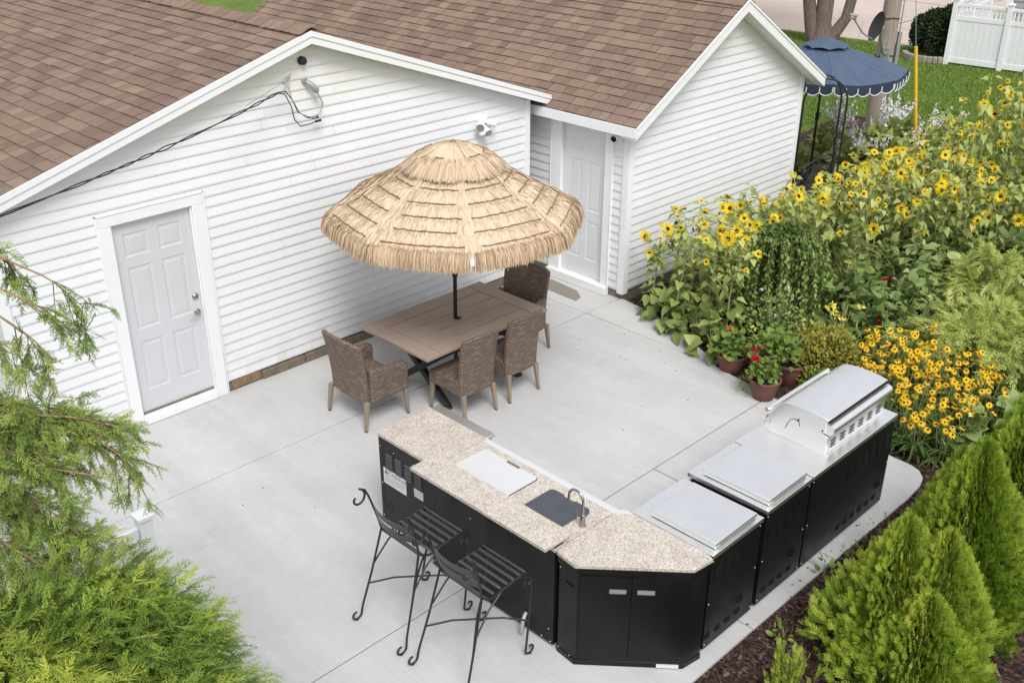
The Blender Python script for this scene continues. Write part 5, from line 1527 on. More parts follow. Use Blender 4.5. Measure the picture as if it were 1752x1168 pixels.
def stems(parent, base, r, h, n, seed, mat='stem_green', rad=.004, name='stem'):
    rd = random.Random(seed); mb = MB()
    for i in range(n):
        a = rd.uniform(0,6.3); k = rd.uniform(.2,1)*r
        b = Vector(base); mb.tube([b, b+Vector((math.cos(a)*k*.4, math.sin(a)*k*.4, h*.6)), b+Vector((math.cos(a)*k, math.sin(a)*k, h*rd.uniform(.8,1)))], rad, 5, caps=False)
    return mb.build(name, M_[mat], parent)

def pot(label, x, y, z, r, h):
    t = wthing('flower_pot', label, 'pot', (x, y, z), 'terracotta pots at the patio edge')
    mb = MB(); mb.lathe([(0,0),(r*.60,0),(r*.64,.008),(r*.90,h*.70),(r*.93,h*.86),(r*1.0,h*.88),(r*1.02,h*.97),(r*.99,h),(r*.90,h),(r*.86,h*.84),(0,h*.83)], 32, c=(x,y,z))
    mb.build('bowl', M_['terracotta'], t, smooth=40)
    mb = MB(); mb.lathe([(0,h*.88),(r*.5,h*.87),(r*.865,h*.85)], 20, c=(x,y,z)); mb.build('soil', M_['soil'], t)
    return t
pot('terracotta pot with a red flowering geranium standing on the patio corner', 4.985, -4.125, 0, .175, .235)
t = wthing('geranium', 'lime green geranium with one red bloom in the front pot', 'flower', (4.985, -4.125, .2))
stems(t, (4.985,-4.125,.20), .14, .22, 12, 1); leaf_ball('foliage', 'geran_leaf', t, round_ts, 170, (4.985,-4.12,.28), (.165,.165,.17), .035, .062, 3, .2, 0, .3, .55)
petals('bloom', 'red_petal', t, (4.86,-4.06,.47), .035, 34, .035, 5); petals('bloom', 'red_petal', t, (4.93,-3.98,.53), .022, 16, .026, 6)
pot('large terracotta pot half hidden behind the front pot', 5.50, -4.11, -.02, .20, .27)
t = wthing('potted_plant', 'green leafy plant in the large terracotta pot', 'plant', (5.5, -4.11, .2))
stems(t, (5.48,-4.09,.2), .2, .35, 14, 2); leaf_ball('foliage', 'geran_leaf', t, round_ts, 260, (5.36,-4.0,.36), (.27,.27,.26), .04, .075, 8, .2, 0, .3, .42)
petals('bloom', 'red_petal', t, (5.10,-3.94,.47), .02, 12, .022, 16)
pot('dark terracotta pot at the back beneath the sunflowers', 5.29, -3.50, -.02, .185, .22)
t = wthing('geranium', 'geranium with a fading rust coloured bloom in the back pot', 'flower', (5.29, -3.50, .18))
stems(t, (5.29,-3.5,.15), .2, .24, 12, 3); leaf_ball('foliage', 'geran_leaf', t, round_ts, 230, (5.31,-3.48,.24), (.24,.24,.19), .04, .068, 9, .2, 0, .3, .42)
petals('bloom', 'orange_petal', t, (5.33,-3.42,.46), .026, 18, .026, 7)
t = wthing('trailing_plant', 'thin grey green trailing plant spilling onto the patio beside the front pot', 'plant', (4.88, -3.92, 0))
leaf_ball('foliage', 'blue_leaf', t, oval_ts, 90, (4.93,-3.90,.05), (.16,.12,.16), .016, .03, 12, .1, 0, .2, .5); stems(t, (4.95,-3.9,-.02), .12, .14, 10, 8, rad=.002)
t = wthing('sedum', 'dense golden bronze sedum mound behind the pots', 'plant', (5.85, -4.30, 0))
leaf_ball('foliage', 'bronze_leaf', t, oval_ts, 5200, (5.85,-4.32,.06), (.44,.44,.52), .028, .052, 14, .6, 0, .62, .5, .2); stems(t, (5.8,-4.28,-.02), .3, .34, 26, 9, 'stem_brown')
t = wthing('succulent', 'light green rosette plant with a single orange bloom near the grill', 'plant', (5.40, -4.62, 0))
leaf_ball('foliage', 'geran_leaf', t, oval_ts, 620, (5.36,-4.60,.04), (.30,.26,.27), .035, .065, 15, .6, 0, .5, .34, .16); petals('bloom', 'orange_petal', t, (5.12,-4.62,.27), .016, 14, .024, 3); stems(t, (5.36,-4.6,-.02), .2, .2, 14, 10)
t = wthing('rose_bush', 'loose green rose bush with faded pink buds behind the pots', 'bush', (5.92, -3.62, 0))
leaf_ball('foliage', 'green_leaf', t, oval_ts, 900, (5.90,-3.62,.25), (.36,.34,.62), .03, .06, 17, .3, 0, .25, .55, .2); stems(t, (5.92,-3.62,-.02), .3, .8, 16, 11, 'stem_green')
for k, q in enumerate(((5.75,-3.5,.82),(5.98,-3.7,.84),(5.7,-3.75,.6))): petals('bloom', 'white_petal', t, q, .014, 10, .02, 30+k)
petals('bloom', 'lemon_petal', t, (5.48,-3.62,.47), .02, 9, .035, 31, oval_ts)
t = wthing('tall_yellow_daisy', 'small lemon yellow daisies behind the bronze sedum', 'flower', (6.55, -4.15, 0))
stems(t, (6.55,-4.15,-.02), .25, .56, 12, 12); leaf_ball('foliage', 'green_leaf', t, lance_ts, 240, (6.55,-4.15,.05), (.28,.28,.42), .06, .13, 19, .5)
for k, q in enumerate(((6.35,-4.1,.55),(6.38,-4.14,.50),(6.42,-4.2,.46),(6.40,-4.05,.6),(6.7,-4.25,.55),(6.33,-4.02,.58))): petals('bloom', 'lemon_petal', t, q, .018, 12, .04, 40+k, oval_ts)
# broad leaved plants that fill the middle of the bed
for i, (x, y, h, r, lab, mat, tm, n, sz) in enumerate((
    (7.0,-4.35,.55,.40,'broad leaved green plant in front of the sunflower patch','green_leaf',heart_ts,150,(.10,.20)),
    (7.75,-4.45,.60,.45,'pale broad leaved squash plant beside the golden juniper','blue_leaf',round_ts,240,(.07,.15)),
    (8.5,-4.75,.75,.5,'tangled squash plant with scalloped leaves above the golden juniper','blue_leaf',round_ts,280,(.07,.16)),
    (7.35,-3.75,.85,.45,'leafy green plant between the weeping shrub and the squash leaves','green_leaf',heart_ts,260,(.06,.14)),
    (9.6,-5.0,.9,.6,'dense leafy plant at the right border of the bed','green_leaf',heart_ts,340,(.07,.16)),
    (6.35,-3.95,.35,.32,'dark green low plant beneath the weeping shrub','green_leaf',heart_ts,160,(.06,.13)),
    (5.80,-2.25,.42,.26,'low heart shaped leaves spilling over the patio below the shed corner','sun_leaf',heart_ts,42,(.12,.21)),
    (5.66,-2.72,.46,.28,'big heart shaped leaves drooping onto the concrete under the first sunflowers','sun_leaf',heart_ts,50,(.12,.22)),
    (5.46,-3.12,.40,.24,'dark drooping heart leaves between the sunflowers and the back pot','sun_leaf',heart_ts,40,(.12,.20)),
    (7.9,-3.3,1.05,.45,'bushy leafy growth in the middle rows of the sunflower patch','sun_leaf',heart_ts,210,(.08,.17)),
    (8.3,-4.0,.9,.5,'tall coarse leaved plant in the centre of the bed','blue_leaf',heart_ts,260,(.07,.15)),
    (9.1,-4.2,1.0,.5,'shadowed leafy plant under the far sunflowers','green_leaf',heart_ts,300,(.07,.16)),
    )):
    t = wthing('leafy_plant', lab, 'plant', (x, y, 0))
    stems(t, (x,y,-.03), r, h*.95, 12, 50+i, rad=.006); leaf_ball('foliage', mat, t, tm, n, (x,y,.05), (r,r,h), sz[0], sz[1], 60+i, .1, .3, .45, {'green_leaf': .42, 'sun_leaf': .34}.get(mat, .5), .2)
for i, (x, y, z, lab) in enumerate(((7.62,-4.1,.56,'single red bloom among the squash leaves'),(6.85,-4.45,.40,'small red bloom left of the fine feathery plant'))):
    t = wthing('red_zinnia', lab, 'flower', (x, y, 0)); stems(t, (x,y,-.03), .01, z+.03, 3, 70+i); petals('bloom', 'red_petal', t, (x,y,z), .02, 24, .045, 70+i, oval_ts)
t = wthing('feathery_plant', 'fine feathery grey green plant between the daisies and the golden juniper', 'plant', (7.15, -4.72, 0))
stems(t, (7.15,-4.72,-.03), .22, .5, 16, 80); leaf_ball('foliage', 'blue_leaf', t, jun_ts, 230, (7.12,-4.72,.08), (.30,.28,.46), .07, .14, 81, .6, 0, .3, .35)
t = wthing('pale_leaf_plant', 'sprawling plant with large pale floppy leaves near the arborvitae', 'plant', (5.95, -6.2, 0))
stems(t, (5.95,-6.2,-.03), .35, .42, 14, 82, rad=.005); leaf_ball('foliage', 'blue_leaf', t, heart_ts, 120, (5.85,-6.22,.05), (.45,.34,.38), .10, .19, 83, .1, .3, .4, .62)
for k, q in enumerate(((5.55,-6.05,.38),(5.62,-6.0,.46),(5.5,-6.1,.40))): petals('bloom', 'lemon_petal', t, q, .02, 16, .05, 84+k, oval_ts)
t = wthing('low_leaf_plant', 'low dark leaved plant at the mulch edge below the yellow flowers', 'plant', (5.2, -6.35, 0))
leaf_ball('foliage', 'blue_leaf', t, heart_ts, 90, (5.25,-6.33,.0), (.28,.22,.22), .06, .12, 88, .2, .1, .35, .32)
t = wthing('ornamental_grass', 'clump of thin upright green grass at the right edge', 'grass plant', (6.7, -6.15, 0))
leaf_ball('blades', 'geran_leaf', t, blade_ts, 320, (6.7,-6.15,0), (.12,.12,.05), .35, .65, 90, 1.6, 0, .1, .4, .2, .35)

# ---------------------------------------------------------------- weeping shrub
t = wthing('weeping_shrub', 'weeping shrub with curtains of small leaves trailing to the ground among sunflowers', 'shrub', (6.55, -3.3, 0))
rd = random.Random(21); rng = np.random.default_rng(21); mb = MB(); LP, LD, LT = [], [], []
for i in range(210):
    a = rd.uniform(0,6.3) if i % 3 else rd.choice((.4,1.5,2.6,3.6,4.4,5.3))+rd.gauss(0,.12); R = rd.uniform(.10,.50); top = 1.22+rd.uniform(-.05,.08)-R*.25; low = rd.choice((rd.uniform(.03,.2), rd.uniform(.1,.8))); tone_ = rd.gauss(0,.14)
    pts = []
    for k in range(16):
        s = k/15; rr = R*math.sin(min(1, s*2.2)*PI/2)*(1+.12*s)
        z = top + .10*math.sin(min(1,s*2.4)*PI) - (max(0, s-.22)/.78)**1.1*(top-low)
        pts.append(Vector((6.55+math.cos(a+.25*s)*rr, -3.3+math.sin(a+.25*s)*rr, z)))
    mb.tube(pts, .0018, 4, caps=False)
    for k in range(2, 16):
        for h in range(3):
            q = pts[k].lerp(pts[k-1], h/3); az = rd.uniform(0,6.3)
            LP.append(q); LD.append((math.cos(az)*.8, math.sin(az)*.8, -.55)); LT.append(rd.gauss(.26 if R < .34 else .55, .12)+tone_)
mb.tube([(6.55,-3.3,-.03),(6.56,-3.3,.6),(6.55,-3.3,1.22)], .022, 8); mb.build('branches', M_['stem_vine'], t)
n = len(LP); foliage('foliage', M_['weep_leaf'], t, oval_ts, np.array(LP), np.array(LD), rnd_unit(n, rng)+np.array([0,0,1.2]), rng.uniform(.034,.062,n), np.clip(LT,0,1), rng)

# ---------------------------------------------------------------- golden junipers
def arching(label, name, c, R, H, arms, mat, tm, seed, smin, smax, per=26, up=.4, cat='juniper', bark='stem_brown'):
    t = wthing(name, label, cat, (c[0], c[1], 0)); rd = random.Random(seed); rng = np.random.default_rng(seed); mb = MB(); P, D, T = [], [], []
    for i in range(arms):
        a = rd.uniform(0,6.3); r = R*rd.uniform(.35,1.05); h = H*rd.uniform(.55,1.05)*(1-.35*r/R)
        pts = [Vector((c[0]+math.cos(a)*r*s, c[1]+math.sin(a)*r*s, h*math.sin(min(1,s*1.15)*PI*.62)/math.sin(PI*.5) - .02)) for s in [k/7 for k in range(8)]]
        mb.tube(pts, [.009-.001*k for k in range(8)], 5, caps=False)
        for k in range(per):
            s = rd.uniform(.25,1.0); j = min(6, int(s*7)); q = pts[j].lerp(pts[j+1], s*7-j if s < 1 else 1)
            d = (pts[j+1]-pts[j]).normalized()
            P.append(q+Vector((rd.gauss(0,.03),rd.gauss(0,.03),rd.gauss(0,.03)))); D.append(d*.9+Vector((rd.gauss(0,.5),rd.gauss(0,.5),rd.gauss(up*.25,.25)))); T.append(rd.gauss(.22+.34*s,.16))
    mb.build('branches', M_[bark], t); n = len(P)
    foliage('foliage', M_[mat], t, tm, np.array(P), np.array(D), rnd_unit(n, rng)*.5+np.array([0,0,1.]), rng.uniform(smin,smax,n), np.clip(T,0,1), rng)
    return t
arching('upright golden plume juniper above the spreading ones at the right', 'golden_juniper', (8.25,-5.15), .62, 1.2, 52, 'gold_jun', jun_ts, 101, .12, .20, 40)
arching('wide spreading golden juniper behind the black eyed flowers', 'golden_juniper', (7.30,-5.5), .95, .78, 74, 'gold_jun', jun_ts, 102, .13, .22, 42)
arching('darker green and gold juniper reaching the right border', 'golden_juniper', (7.55,-6.25), .85, .80, 60, 'gold_jun', jun_ts, 103, .13, .22, 38)

# ---------------------------------------------------------------- arborvitae
def arborvitae(label, x, y, H, R, n, seed, leaders=((0,0,1.0),), mat='thuja', tone=.45, rmin=.05):
    t = wthing('arborvitae', label, 'conifer', (x, y, 0), 'young arborvitae along the mulch bed'); rng = np.random.default_rng(seed)
    P, D, N, S, T = [], [], [], [], []
    mb = MB()
    for (dx, dy, f) in leaders:
        h = H*f; m = int(n*f/len(leaders))
        z = rng.random(m)**.75; z = np.clip(1-(1-z)**.9, 0, .995)
        a = rng.uniform(0, 2*PI, m)
        bump = 1 + .13*np.sin(3*a+seed+z*5) + .10*np.sin(7*a-2*seed+z*11) + .07*np.sin(13*a+z*23)
        r = R*(1-z)**.86*(1.06 if len(leaders) == 1 else .9)*bump*np.where(z < .12, .75+2*z, 1.0)
        dep = np.sqrt(rng.random(m)*.62+.38)
        o = np.c_[np.cos(a), np.sin(a), 0*a]
        p = np.array([x+dx, y+dy, 0]) + o*(r*dep)[:,None]; p[:,2] = z*h*1.0 + .02
        up = .85+.9*z
        d = unit(o*(1-.45*z)[:,None] + np.c_[0*a,0*a,up] + rng.normal(0,.22,(m,3)))
        # sprays stand in vertical planes turned about the trunk
        nn = np.cross(d, o) ; nn = unit(nn + rng.normal(0,.35,(m,3)) + np.c_[-o[:,1], o[:,0], 0*a]*.8)
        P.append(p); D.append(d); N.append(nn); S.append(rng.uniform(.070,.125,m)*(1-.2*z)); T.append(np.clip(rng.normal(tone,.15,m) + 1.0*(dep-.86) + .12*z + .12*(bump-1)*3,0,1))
        mb.tube([(x+dx*.2,y+dy*.2,-.03),(x+dx,y+dy,h*.5),(x+dx,y+dy,h*.97)], [.03,.018,.004], 7)
    mb.build('trunk', M_['bark'], t)
    P, D, N, S, T = map(np.concatenate, (P, D, N, S, T))
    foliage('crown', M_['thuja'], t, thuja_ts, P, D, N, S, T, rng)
    return t
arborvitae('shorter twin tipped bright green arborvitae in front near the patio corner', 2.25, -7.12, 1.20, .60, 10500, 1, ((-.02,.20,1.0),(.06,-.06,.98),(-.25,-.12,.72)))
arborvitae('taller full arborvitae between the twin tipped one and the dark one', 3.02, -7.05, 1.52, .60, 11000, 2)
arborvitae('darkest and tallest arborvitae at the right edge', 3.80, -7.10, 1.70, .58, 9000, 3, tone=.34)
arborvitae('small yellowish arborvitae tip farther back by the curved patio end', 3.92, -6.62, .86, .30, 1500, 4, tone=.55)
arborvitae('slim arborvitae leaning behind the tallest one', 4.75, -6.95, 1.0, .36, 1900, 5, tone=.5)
def sprigs(label, c, R, H, n, seed):
    t = wthing('conifer_seedling', label, 'conifer', (c[0], c[1], 0)); rng = np.random.default_rng(seed); rd = random.Random(seed)
    mb = MB(); P, D, T = [], [], []
    for i in range(n):
        a = rd.uniform(0,6.3); r = rd.uniform(0,R); h = H*rd.uniform(.5,1)*(1-.4*r/R)
        b = Vector((c[0]+math.cos(a)*r*.5, c[1]+math.sin(a)*r*.5, -.02)); e = Vector((c[0]+math.cos(a)*r, c[1]+math.sin(a)*r, h)); mb.tube([b, e], .003, 4, caps=False)
        for k in range(9): P.append(b.lerp(e, .25+.75*k/8)); D.append((e-b).normalized()+Vector((rd.gauss(0,.35),rd.gauss(0,.35),.2))); T.append(rd.gauss(.45+.03*k,.1))
    mb.build('stem', M_['stem_brown'], t)
    foliage('foliage', M_['thuja'], t, thuja_ts, np.array(P), np.array(D), rnd_unit(len(P), rng), rng.uniform(.05,.09,len(P)), np.clip(T,0,1), rng)
sprigs('low feathery conifer in the mulch at the front edge', (1.42,-6.62), .30, .42, 26, 7)
sprigs('tiny conifer sprig at the lower end of the mulch bed', (1.05,-6.42), .10, .2, 7, 8)
for i, (x, y, h, n, lab) in enumerate(((2.80,-6.12,.17,16,'green weed sprouting at the edge of the concrete strip'),(1.93,-6.28,.14,14,'pale weed in the mulch near the corner cabinet'),(3.20,-6.16,.12,9,'small weed in the mulch behind the grill cabinet'),(2.35,-6.28,.08,6,'tiny weed between the larger weeds'))):
    t = wthing('weed', lab, 'weed', (x, y, 0)); leaf_ball('foliage', 'geran_leaf', t, oval_ts, n, (x,y,0), (.10,.10,h), .04, .08, 110+i, .6, 0, .3, .6); stems(t, (x,y,-.02), .06, h*.8, 4, 110+i, rad=.002)

# ---------------------------------------------------------------- golden threadleaf cypress, lower left
def mound(name, label, cat, blobs, mat, tm, n, smin, smax, seed, droop=.45, tone=.41, base=(0,0), bark='stem_brown', gold=None, yt=.0):
    t = wthing(name, label, cat, (base[0], base[1], 0)); rng = np.random.default_rng(seed)
    P, D, N, S, T = [], [], [], [], []
    vol = [r[0]*r[1] for c, r in blobs]
    for (c, r), v in zip(blobs, vol):
        m = int(n*v/sum(vol)); d = rnd_unit(m, rng); d[:,2] = np.where(d[:,2] < -.35, -d[:,2], d[:,2])
        lump = 1+.12*np.sin(d[:,0]*7+seed)*np.sin(d[:,1]*6+1)+.10*np.sin(d[:,2]*11+d[:,0]*8)+.06*np.sin(d[:,1]*17+d[:,2]*13)
        dep = .56+.44*rng.random(m)**.75
        p = np.array(c)+d*np.array(r)*(dep*lump)[:,None]
        k = p[:,2] > .02; p, d, dep, lump = p[k], d[k], dep[k], lump[k]; m = len(p)
        sw = rng.normal(0,.42,(m,3)); D.append(unit(d*np.array([1,1,.45])*.9+np.array([.18,-.05,.12-droop*.6])+sw)); P.append(p)
        N.append(unit(d*.7+np.array([0,0,1.0])+rng.normal(0,.3,(m,3)))); S.append(rng.uniform(smin,smax,m))
        tt = rng.normal(tone,.13,m)+1.3*(dep-.88)+1.3*(lump-1)  # deeper sprays and hollows tinted darker: shade put into the colour
        if gold is not None: tt += .42*np.exp(-(((p-np.array(gold[0]))/gold[1])**2).sum(1))
        T.append(np.clip(tt,0,1))
    P, D, N, S, T = map(np.concatenate, (P, D, N, S, T))
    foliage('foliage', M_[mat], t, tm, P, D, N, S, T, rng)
    mb = MB(); rd = random.Random(seed)
    for (c, r) in blobs:
        for i in range(10):
            a = rd.uniform(0,6.3); mb.tube([(base[0],base[1],-.04),(c[0]*.7+base[0]*.3,c[1]*.7+base[1]*.3,c[2]*.6),(c[0]+math.cos(a)*r[0]*.7,c[1]+math.sin(a)*r[1]*.7,c[2]+r[2]*rd.uniform(.1,.7))], [.03,.018,.006], 6)
    mb.build('branches', M_[bark], t)
    return t
mound('threadleaf_cypress', 'large golden green threadleaf cypress mound filling the lower left corner', 'shrub',
      [((-2.74,-4.93,1.36),(.90,.86,.95)), ((-2.24,-4.42,1.14),(.50,.50,.64)), ((-3.0,-4.6,1.55),(.6,.55,.62)), ((-2.38,-4.58,.70),(.62,.62,.72)), ((-2.38,-5.30,.95),(.48,.48,.55)), ((-3.3,-4.6,1.3),(.8,.8,.9))], 'thread', thread_ts[:3]+jun_ts, 24000, .075, .155, 31, base=(-2.6,-4.9), gold=((-2.75,-5.35,2.0),.48))
arching('small yellow tipped threadleaf tuft at the foot of the large mound', 'threadleaf_cypress', (-1.66,-4.42), .28, .40, 40, 'thread', thread_ts, 131, .09, .16, 26, cat='shrub')

# ---------------------------------------------------------------- cedar whose limbs reach in from the left
t = wthing('cedar_tree', 'cedar tree at the left with feathery limbs hanging in front of the garage', 'tree', (-3.55, -3.55, 0))
mb = MB(); mb.tube([(-3.55,-3.55,-.05),(-3.5,-3.6,1.5),(-3.4,-3.7,3.0),(-3.35,-3.7,4.6),(-3.3,-3.7,5.6)], [.16,.13,.10,.06,.02], 10)
mb.build('trunk', M_['bark'], t, smooth=60)
rd = random.Random(44); rng = np.random.default_rng(44)
LIMBS = [  # polylines in metres: trunk -> tip, with a spread radius
    [(-3.40,-3.7,3.20),(-2.75,-3.95,3.50),(-2.34,-4.20,3.52),(-2.20,-4.28,3.40),(-2.10,-4.33,3.27)],
    [(-3.40,-3.7,3.40),(-2.7,-3.95,3.75),(-2.30,-4.18,3.66),(-2.13,-4.28,3.53),(-2.02,-4.36,3.36)],
    [(-3.40,-3.7,3.05),(-2.8,-4.0,3.32),(-2.38,-4.22,3.40),(-2.27,-4.28,3.26),(-2.20,-4.34,3.12)],
    [(-3.42,-3.68,2.55),(-2.85,-4.2,2.82),(-2.58,-4.46,2.84),(-2.42,-4.58,2.72),(-2.15,-4.72,2.60)],
    [(-3.42,-3.68,2.65),(-2.8,-4.2,2.95),(-2.45,-4.42,2.97),(-2.22,-4.53,2.90),(-2.02,-4.62,2.78)],
    [(-3.42,-3.68,2.45),(-2.9,-4.2,2.70),(-2.62,-4.48,2.68),(-2.48,-4.62,2.54),(-2.38,-4.70,2.36)],
    [(-3.42,-3.68,2.6),(-2.85,-4.1,2.98),(-2.5,-4.3,3.02),(-2.32,-4.42,2.96),(-2.20,-4.50,2.88)],
    [(-3.42,-3.68,2.7),(-2.75,-4.15,2.95),(-2.35,-4.42,2.90),(-2.12,-4.60,2.72),(-2.02,-4.72,2.50)],
    [(-3.42,-3.68,2.55),(-2.95,-4.1,2.86),(-2.70,-4.35,2.9),(-2.5,-4.45,2.85),(-2.35,-4.5,2.80)],
    [(-3.42,-3.68,2.35),(-2.95,-4.25,2.55),(-2.72,-4.55,2.46),(-2.60,-4.68,2.32),(-2.52,-4.76,2.18)],
    [(-3.42,-3.68,2.35),(-2.95,-4.15,2.58),(-2.66,-4.42,2.52),(-2.45,-4.60,2.40),(-2.34,-4.70,2.26)],
    [(-3.42,-3.68,2.5),(-3.0,-4.1,2.72),(-2.78,-4.35,2.72),(-2.62,-4.5,2.62),(-2.50,-4.6,2.48)],
    [(-3.42,-3.68,2.6),(-3.0,-4.0,2.92),(-2.72,-4.2,3.0),(-2.58,-4.3,3.0),(-2.45,-4.38,2.97)],
    [(-3.40,-3.7,3.25),(-2.85,-3.95,3.42),(-2.50,-4.12,3.38),(-2.36,-4.22,3.22),(-2.28,-4.28,3.05)],
    [(-3.40,-3.7,3.45),(-2.85,-3.95,3.80),(-2.48,-4.08,3.80),(-2.32,-4.16,3.70),(-2.24,-4.20,3.58)],
]
def along(pl, s):
    n = len(pl)-1; k = min(n-1, int(s*n)); return Vector(pl[k]).lerp(Vector(pl[k+1]), s*n-k)
for li, pl in enumerate(LIMBS):
    mb = MB(); pts = [along(pl, s/14) for s in range(15)]
    mb.tube(pts, [.012-.0007*i for i in range(15)], 6)
    l = mb.build('limb', M_['bark_tan'], t, smooth=60)
    P, D, T = [], [], []; tw = MB()
    thick = 3 <= li < 13
    for i in range(38 if thick else 10):
        s = rd.uniform(.30,.88 if thick else 1.0); q = along(pl, s); d = (along(pl, min(1,s+.05))-along(pl, max(0,s-.05))).normalized()
        az = rd.uniform(0,6.3)
        o = (d*.9 + Vector((rd.gauss(0,.55), rd.gauss(0,.55), rd.gauss(-.25,.40)))).normalized()
        ln = rd.uniform(.12,.26)*(1.15-.3*s)
        br = [q + o*ln*k/5 + Vector((0,0,-.30*ln*(k/5)**2)) for k in range(6)]
        tw.tube(br, [.0028,.0026,.0023,.002,.0016,.001], 4, caps=False)
        for k in range(7):
            kk = rd.uniform(.12,1); j = min(4, int(kk*5)); p = br[j].lerp(br[j+1], kk*5-j if kk < 1 else 1)
            dd = (br[j+1]-br[j]).normalized()
            P.append(p); D.append(dd*.8+Vector((rd.gauss(0,.42),rd.gauss(0,.42),rd.gauss(-.05,.40)))); T.append(rd.gauss(.42,.16)+.12*kk)
    tw.build('twigs', M_['stem_brown'], l)
    n = len(P); foliage('sprays', M_['juniper'], l, jun_ts, np.array(P), np.array(D), rnd_unit(n, rng)*.6+np.array([.2,-.3,.8]), rng.uniform(.065,.125,n), np.clip(T,0,1), rng)
# a fuller crown outside the picture
leaf_ball('crown', 'juniper', t, jun_ts, 1600, (-3.9,-3.2,3.4), (.55,.6,2.0), .12, .25, 45, .2, .1, .5, .4)

# ================================================================== BEYOND THE SHED
# ---- blue scalloped umbrella
UX, UY = 12.37, -.30
t = wthing('blue_umbrella', 'navy canvas umbrella with scalloped white piped edge behind the shed', 'umbrella', (UX, UY, 0))
UB = [math.radians(22.5+14+45*k) for k in range(8)]
def bp(k, tt, r, o=0):
    Z = lambda r: 2.30-.30*r-.05*math.sin(min(1,r/1.4)*PI)*0
    a, b = UB[k], UB[(k+1)%8]
    P = Vector((UX+r*math.cos(a), UY+r*math.sin(a), 0)).lerp(Vector((UX+r*math.cos(b), UY+r*math.sin(b), 0)), tt); P.z = Z(r)+o-.05*math.sin(PI*tt)*(r/1.4)*math.sin(min(1,r/1.4)*PI*.6); return P
mb = MB()
for k in range(8): mb.slab(lambda u, v: bp(k, u, .22+v*1.15), (0,0,-.004), 6, 6)
mb.build('canopy', M_['navy'], t)
mb = MB()
for k in range(8):
    mb.slab(lambda u, v: bp(k, u, .02+v*.36, .075-.03*v+.028*math.sin(PI*u*1.0)*v*1.0), (0,0,-.004), 8, 3)
mb.build('vent', M_['navy'], t)
def scal(u): return .115 + .055*abs(math.sin(u*PI*5))**.7
for k in range(8):
    o = Vector((math.cos((UB[k]+UB[k]+PI/4)/2), math.sin((UB[k]+UB[k]+PI/4)/2), 0))
    mb = MB(); mb.slab(lambda u, v: bp(k, u, 1.372) + o*.012*v - Vector((0,0,v*scal(u))), o*.004, 50, 2)
    va = mb.build('valance', M_['navy_dark'], t)
    mb = MB(); pts = [bp(k, i/100, 1.372)+o*.018-Vector((0,0,scal(i/100))) for i in range(101)]
    mb.tube(pts, .0075, 5)
    # looped white braid rising between the scallops
    for j in range(6):
        u0 = min(max(j/5, .006), .994); mb.tube([bp(k, u0, 1.372)+o*.020-Vector((0,0,.045)), bp(k, u0, 1.372)+o*.020-Vector((0,0,.12))], .0085, 5)
    mb.build('piping', M_['piping'], va)
mb = MB()
for k in range(8):
    for tt in (0, .5): mb.tube([bp(k,tt,r,.003) for r in (.3,.7,1.0,1.365)], .006 if tt == 0 else .003, 4)
mb.build('canopy_seam', M_['navy_seam'], t)
for k in range(8):
    mb = MB(); mb.tube([bp(k,0,r,-.012) for r in (.05,.7,1.36)], .007, 5); mb.build('rib', M_['pole_black'], t)
mb = MB(); mb.tube([(UX,UY,0),(UX,UY,2.37)], .020, 10); mb.tube([(UX,UY,.98),(UX,UY,1.12)], .034, 10); mb.lathe([(0,0),(.22,0),(.2,.05),(.03,.08),(0,.08)], 20, c=(UX,UY,0))
mb.build('pole', M_['pole_black'], t, smooth=45)

# ---- garden arch and iron bench
ax = Vector((.70,-.70,0)); ay = Vector((.70,.70,0))
t = wthing('garden_arch', 'tall black metal garden arch with rounded top under the blue umbrella edge', 'arch', (10.55, -1.38, 0))
c = Vector((10.50,-1.42,0))
for s in (0, .30):
    mb = MB(); w = .33
    pts = [c+ay*s-ax*w+Vector((0,0,.0)), c+ay*s-ax*w+Vector((0,0,1.78))] + [c+ay*s - ax*w*math.cos(a)+Vector((0,0,1.78+.36*math.sin(a))) for a in [k*PI/12 for k in range(1,12)]] + [c+ay*s+ax*w+Vector((0,0,1.78)), c+ay*s+ax*w]
    mb.tube(pts, .016, 8); mb.build('hoop', M_['iron'], t, smooth=50)
mb = MB()
for z in (.45,.95,1.45):
    for sx in (-.33,.33):
        mb = MB(); mb.tube([c+ax*sx+Vector((0,0,z)), c+ax*sx+ay*.30+Vector((0,0,z))], .008, 6); mb.build('rung', M_['iron'], t)
mb = MB(); mb.tube([c+ax*.33+Vector((0,0,1.30)), c-ax*.02+Vector((0,0,1.42))], .007, 6)
mb.build('rung', M_['iron'], t)
t = wthing('iron_bench', 'dark iron garden bench with a curved latticed back among the sunflowers', 'bench', (11.0, -1.30, -.05))
c = Vector((11.0,-1.30,-.06)); bx_ = Vector((.985,.17,0)); by_ = Vector((-.17,.985,0))
mb = MB(); W2 = .74
def bt(u, z, o=0): 
    cur = .16*(1-(u/W2)**2)
    return c + bx_*u + by_*(o-cur+.10) + Vector((0,0,z))
top = lambda u: .84+.09*math.cos(u/W2*PI*.5)-.05*math.cos(u/W2*PI*1.5)
mb.tube([bt(u, top(u)) for u in [(-1+k/12)*W2 for k in range(25)]], .014, 8); mb.tube([bt(u, top(u)-.075) for u in [(-1+k/12)*W2 for k in range(25)]], .009, 6); mb.tube([bt(u, .42) for u in [(-1+k/12)*W2 for k in range(25)]], .011, 6)
for sgn in (-1, 1): mb.tube([bt(sgn*W2, 0), bt(sgn*W2, top(W2))], .015, 8)
mb.build('back_frame', M_['iron'], t, smooth=50)
mb = MB()
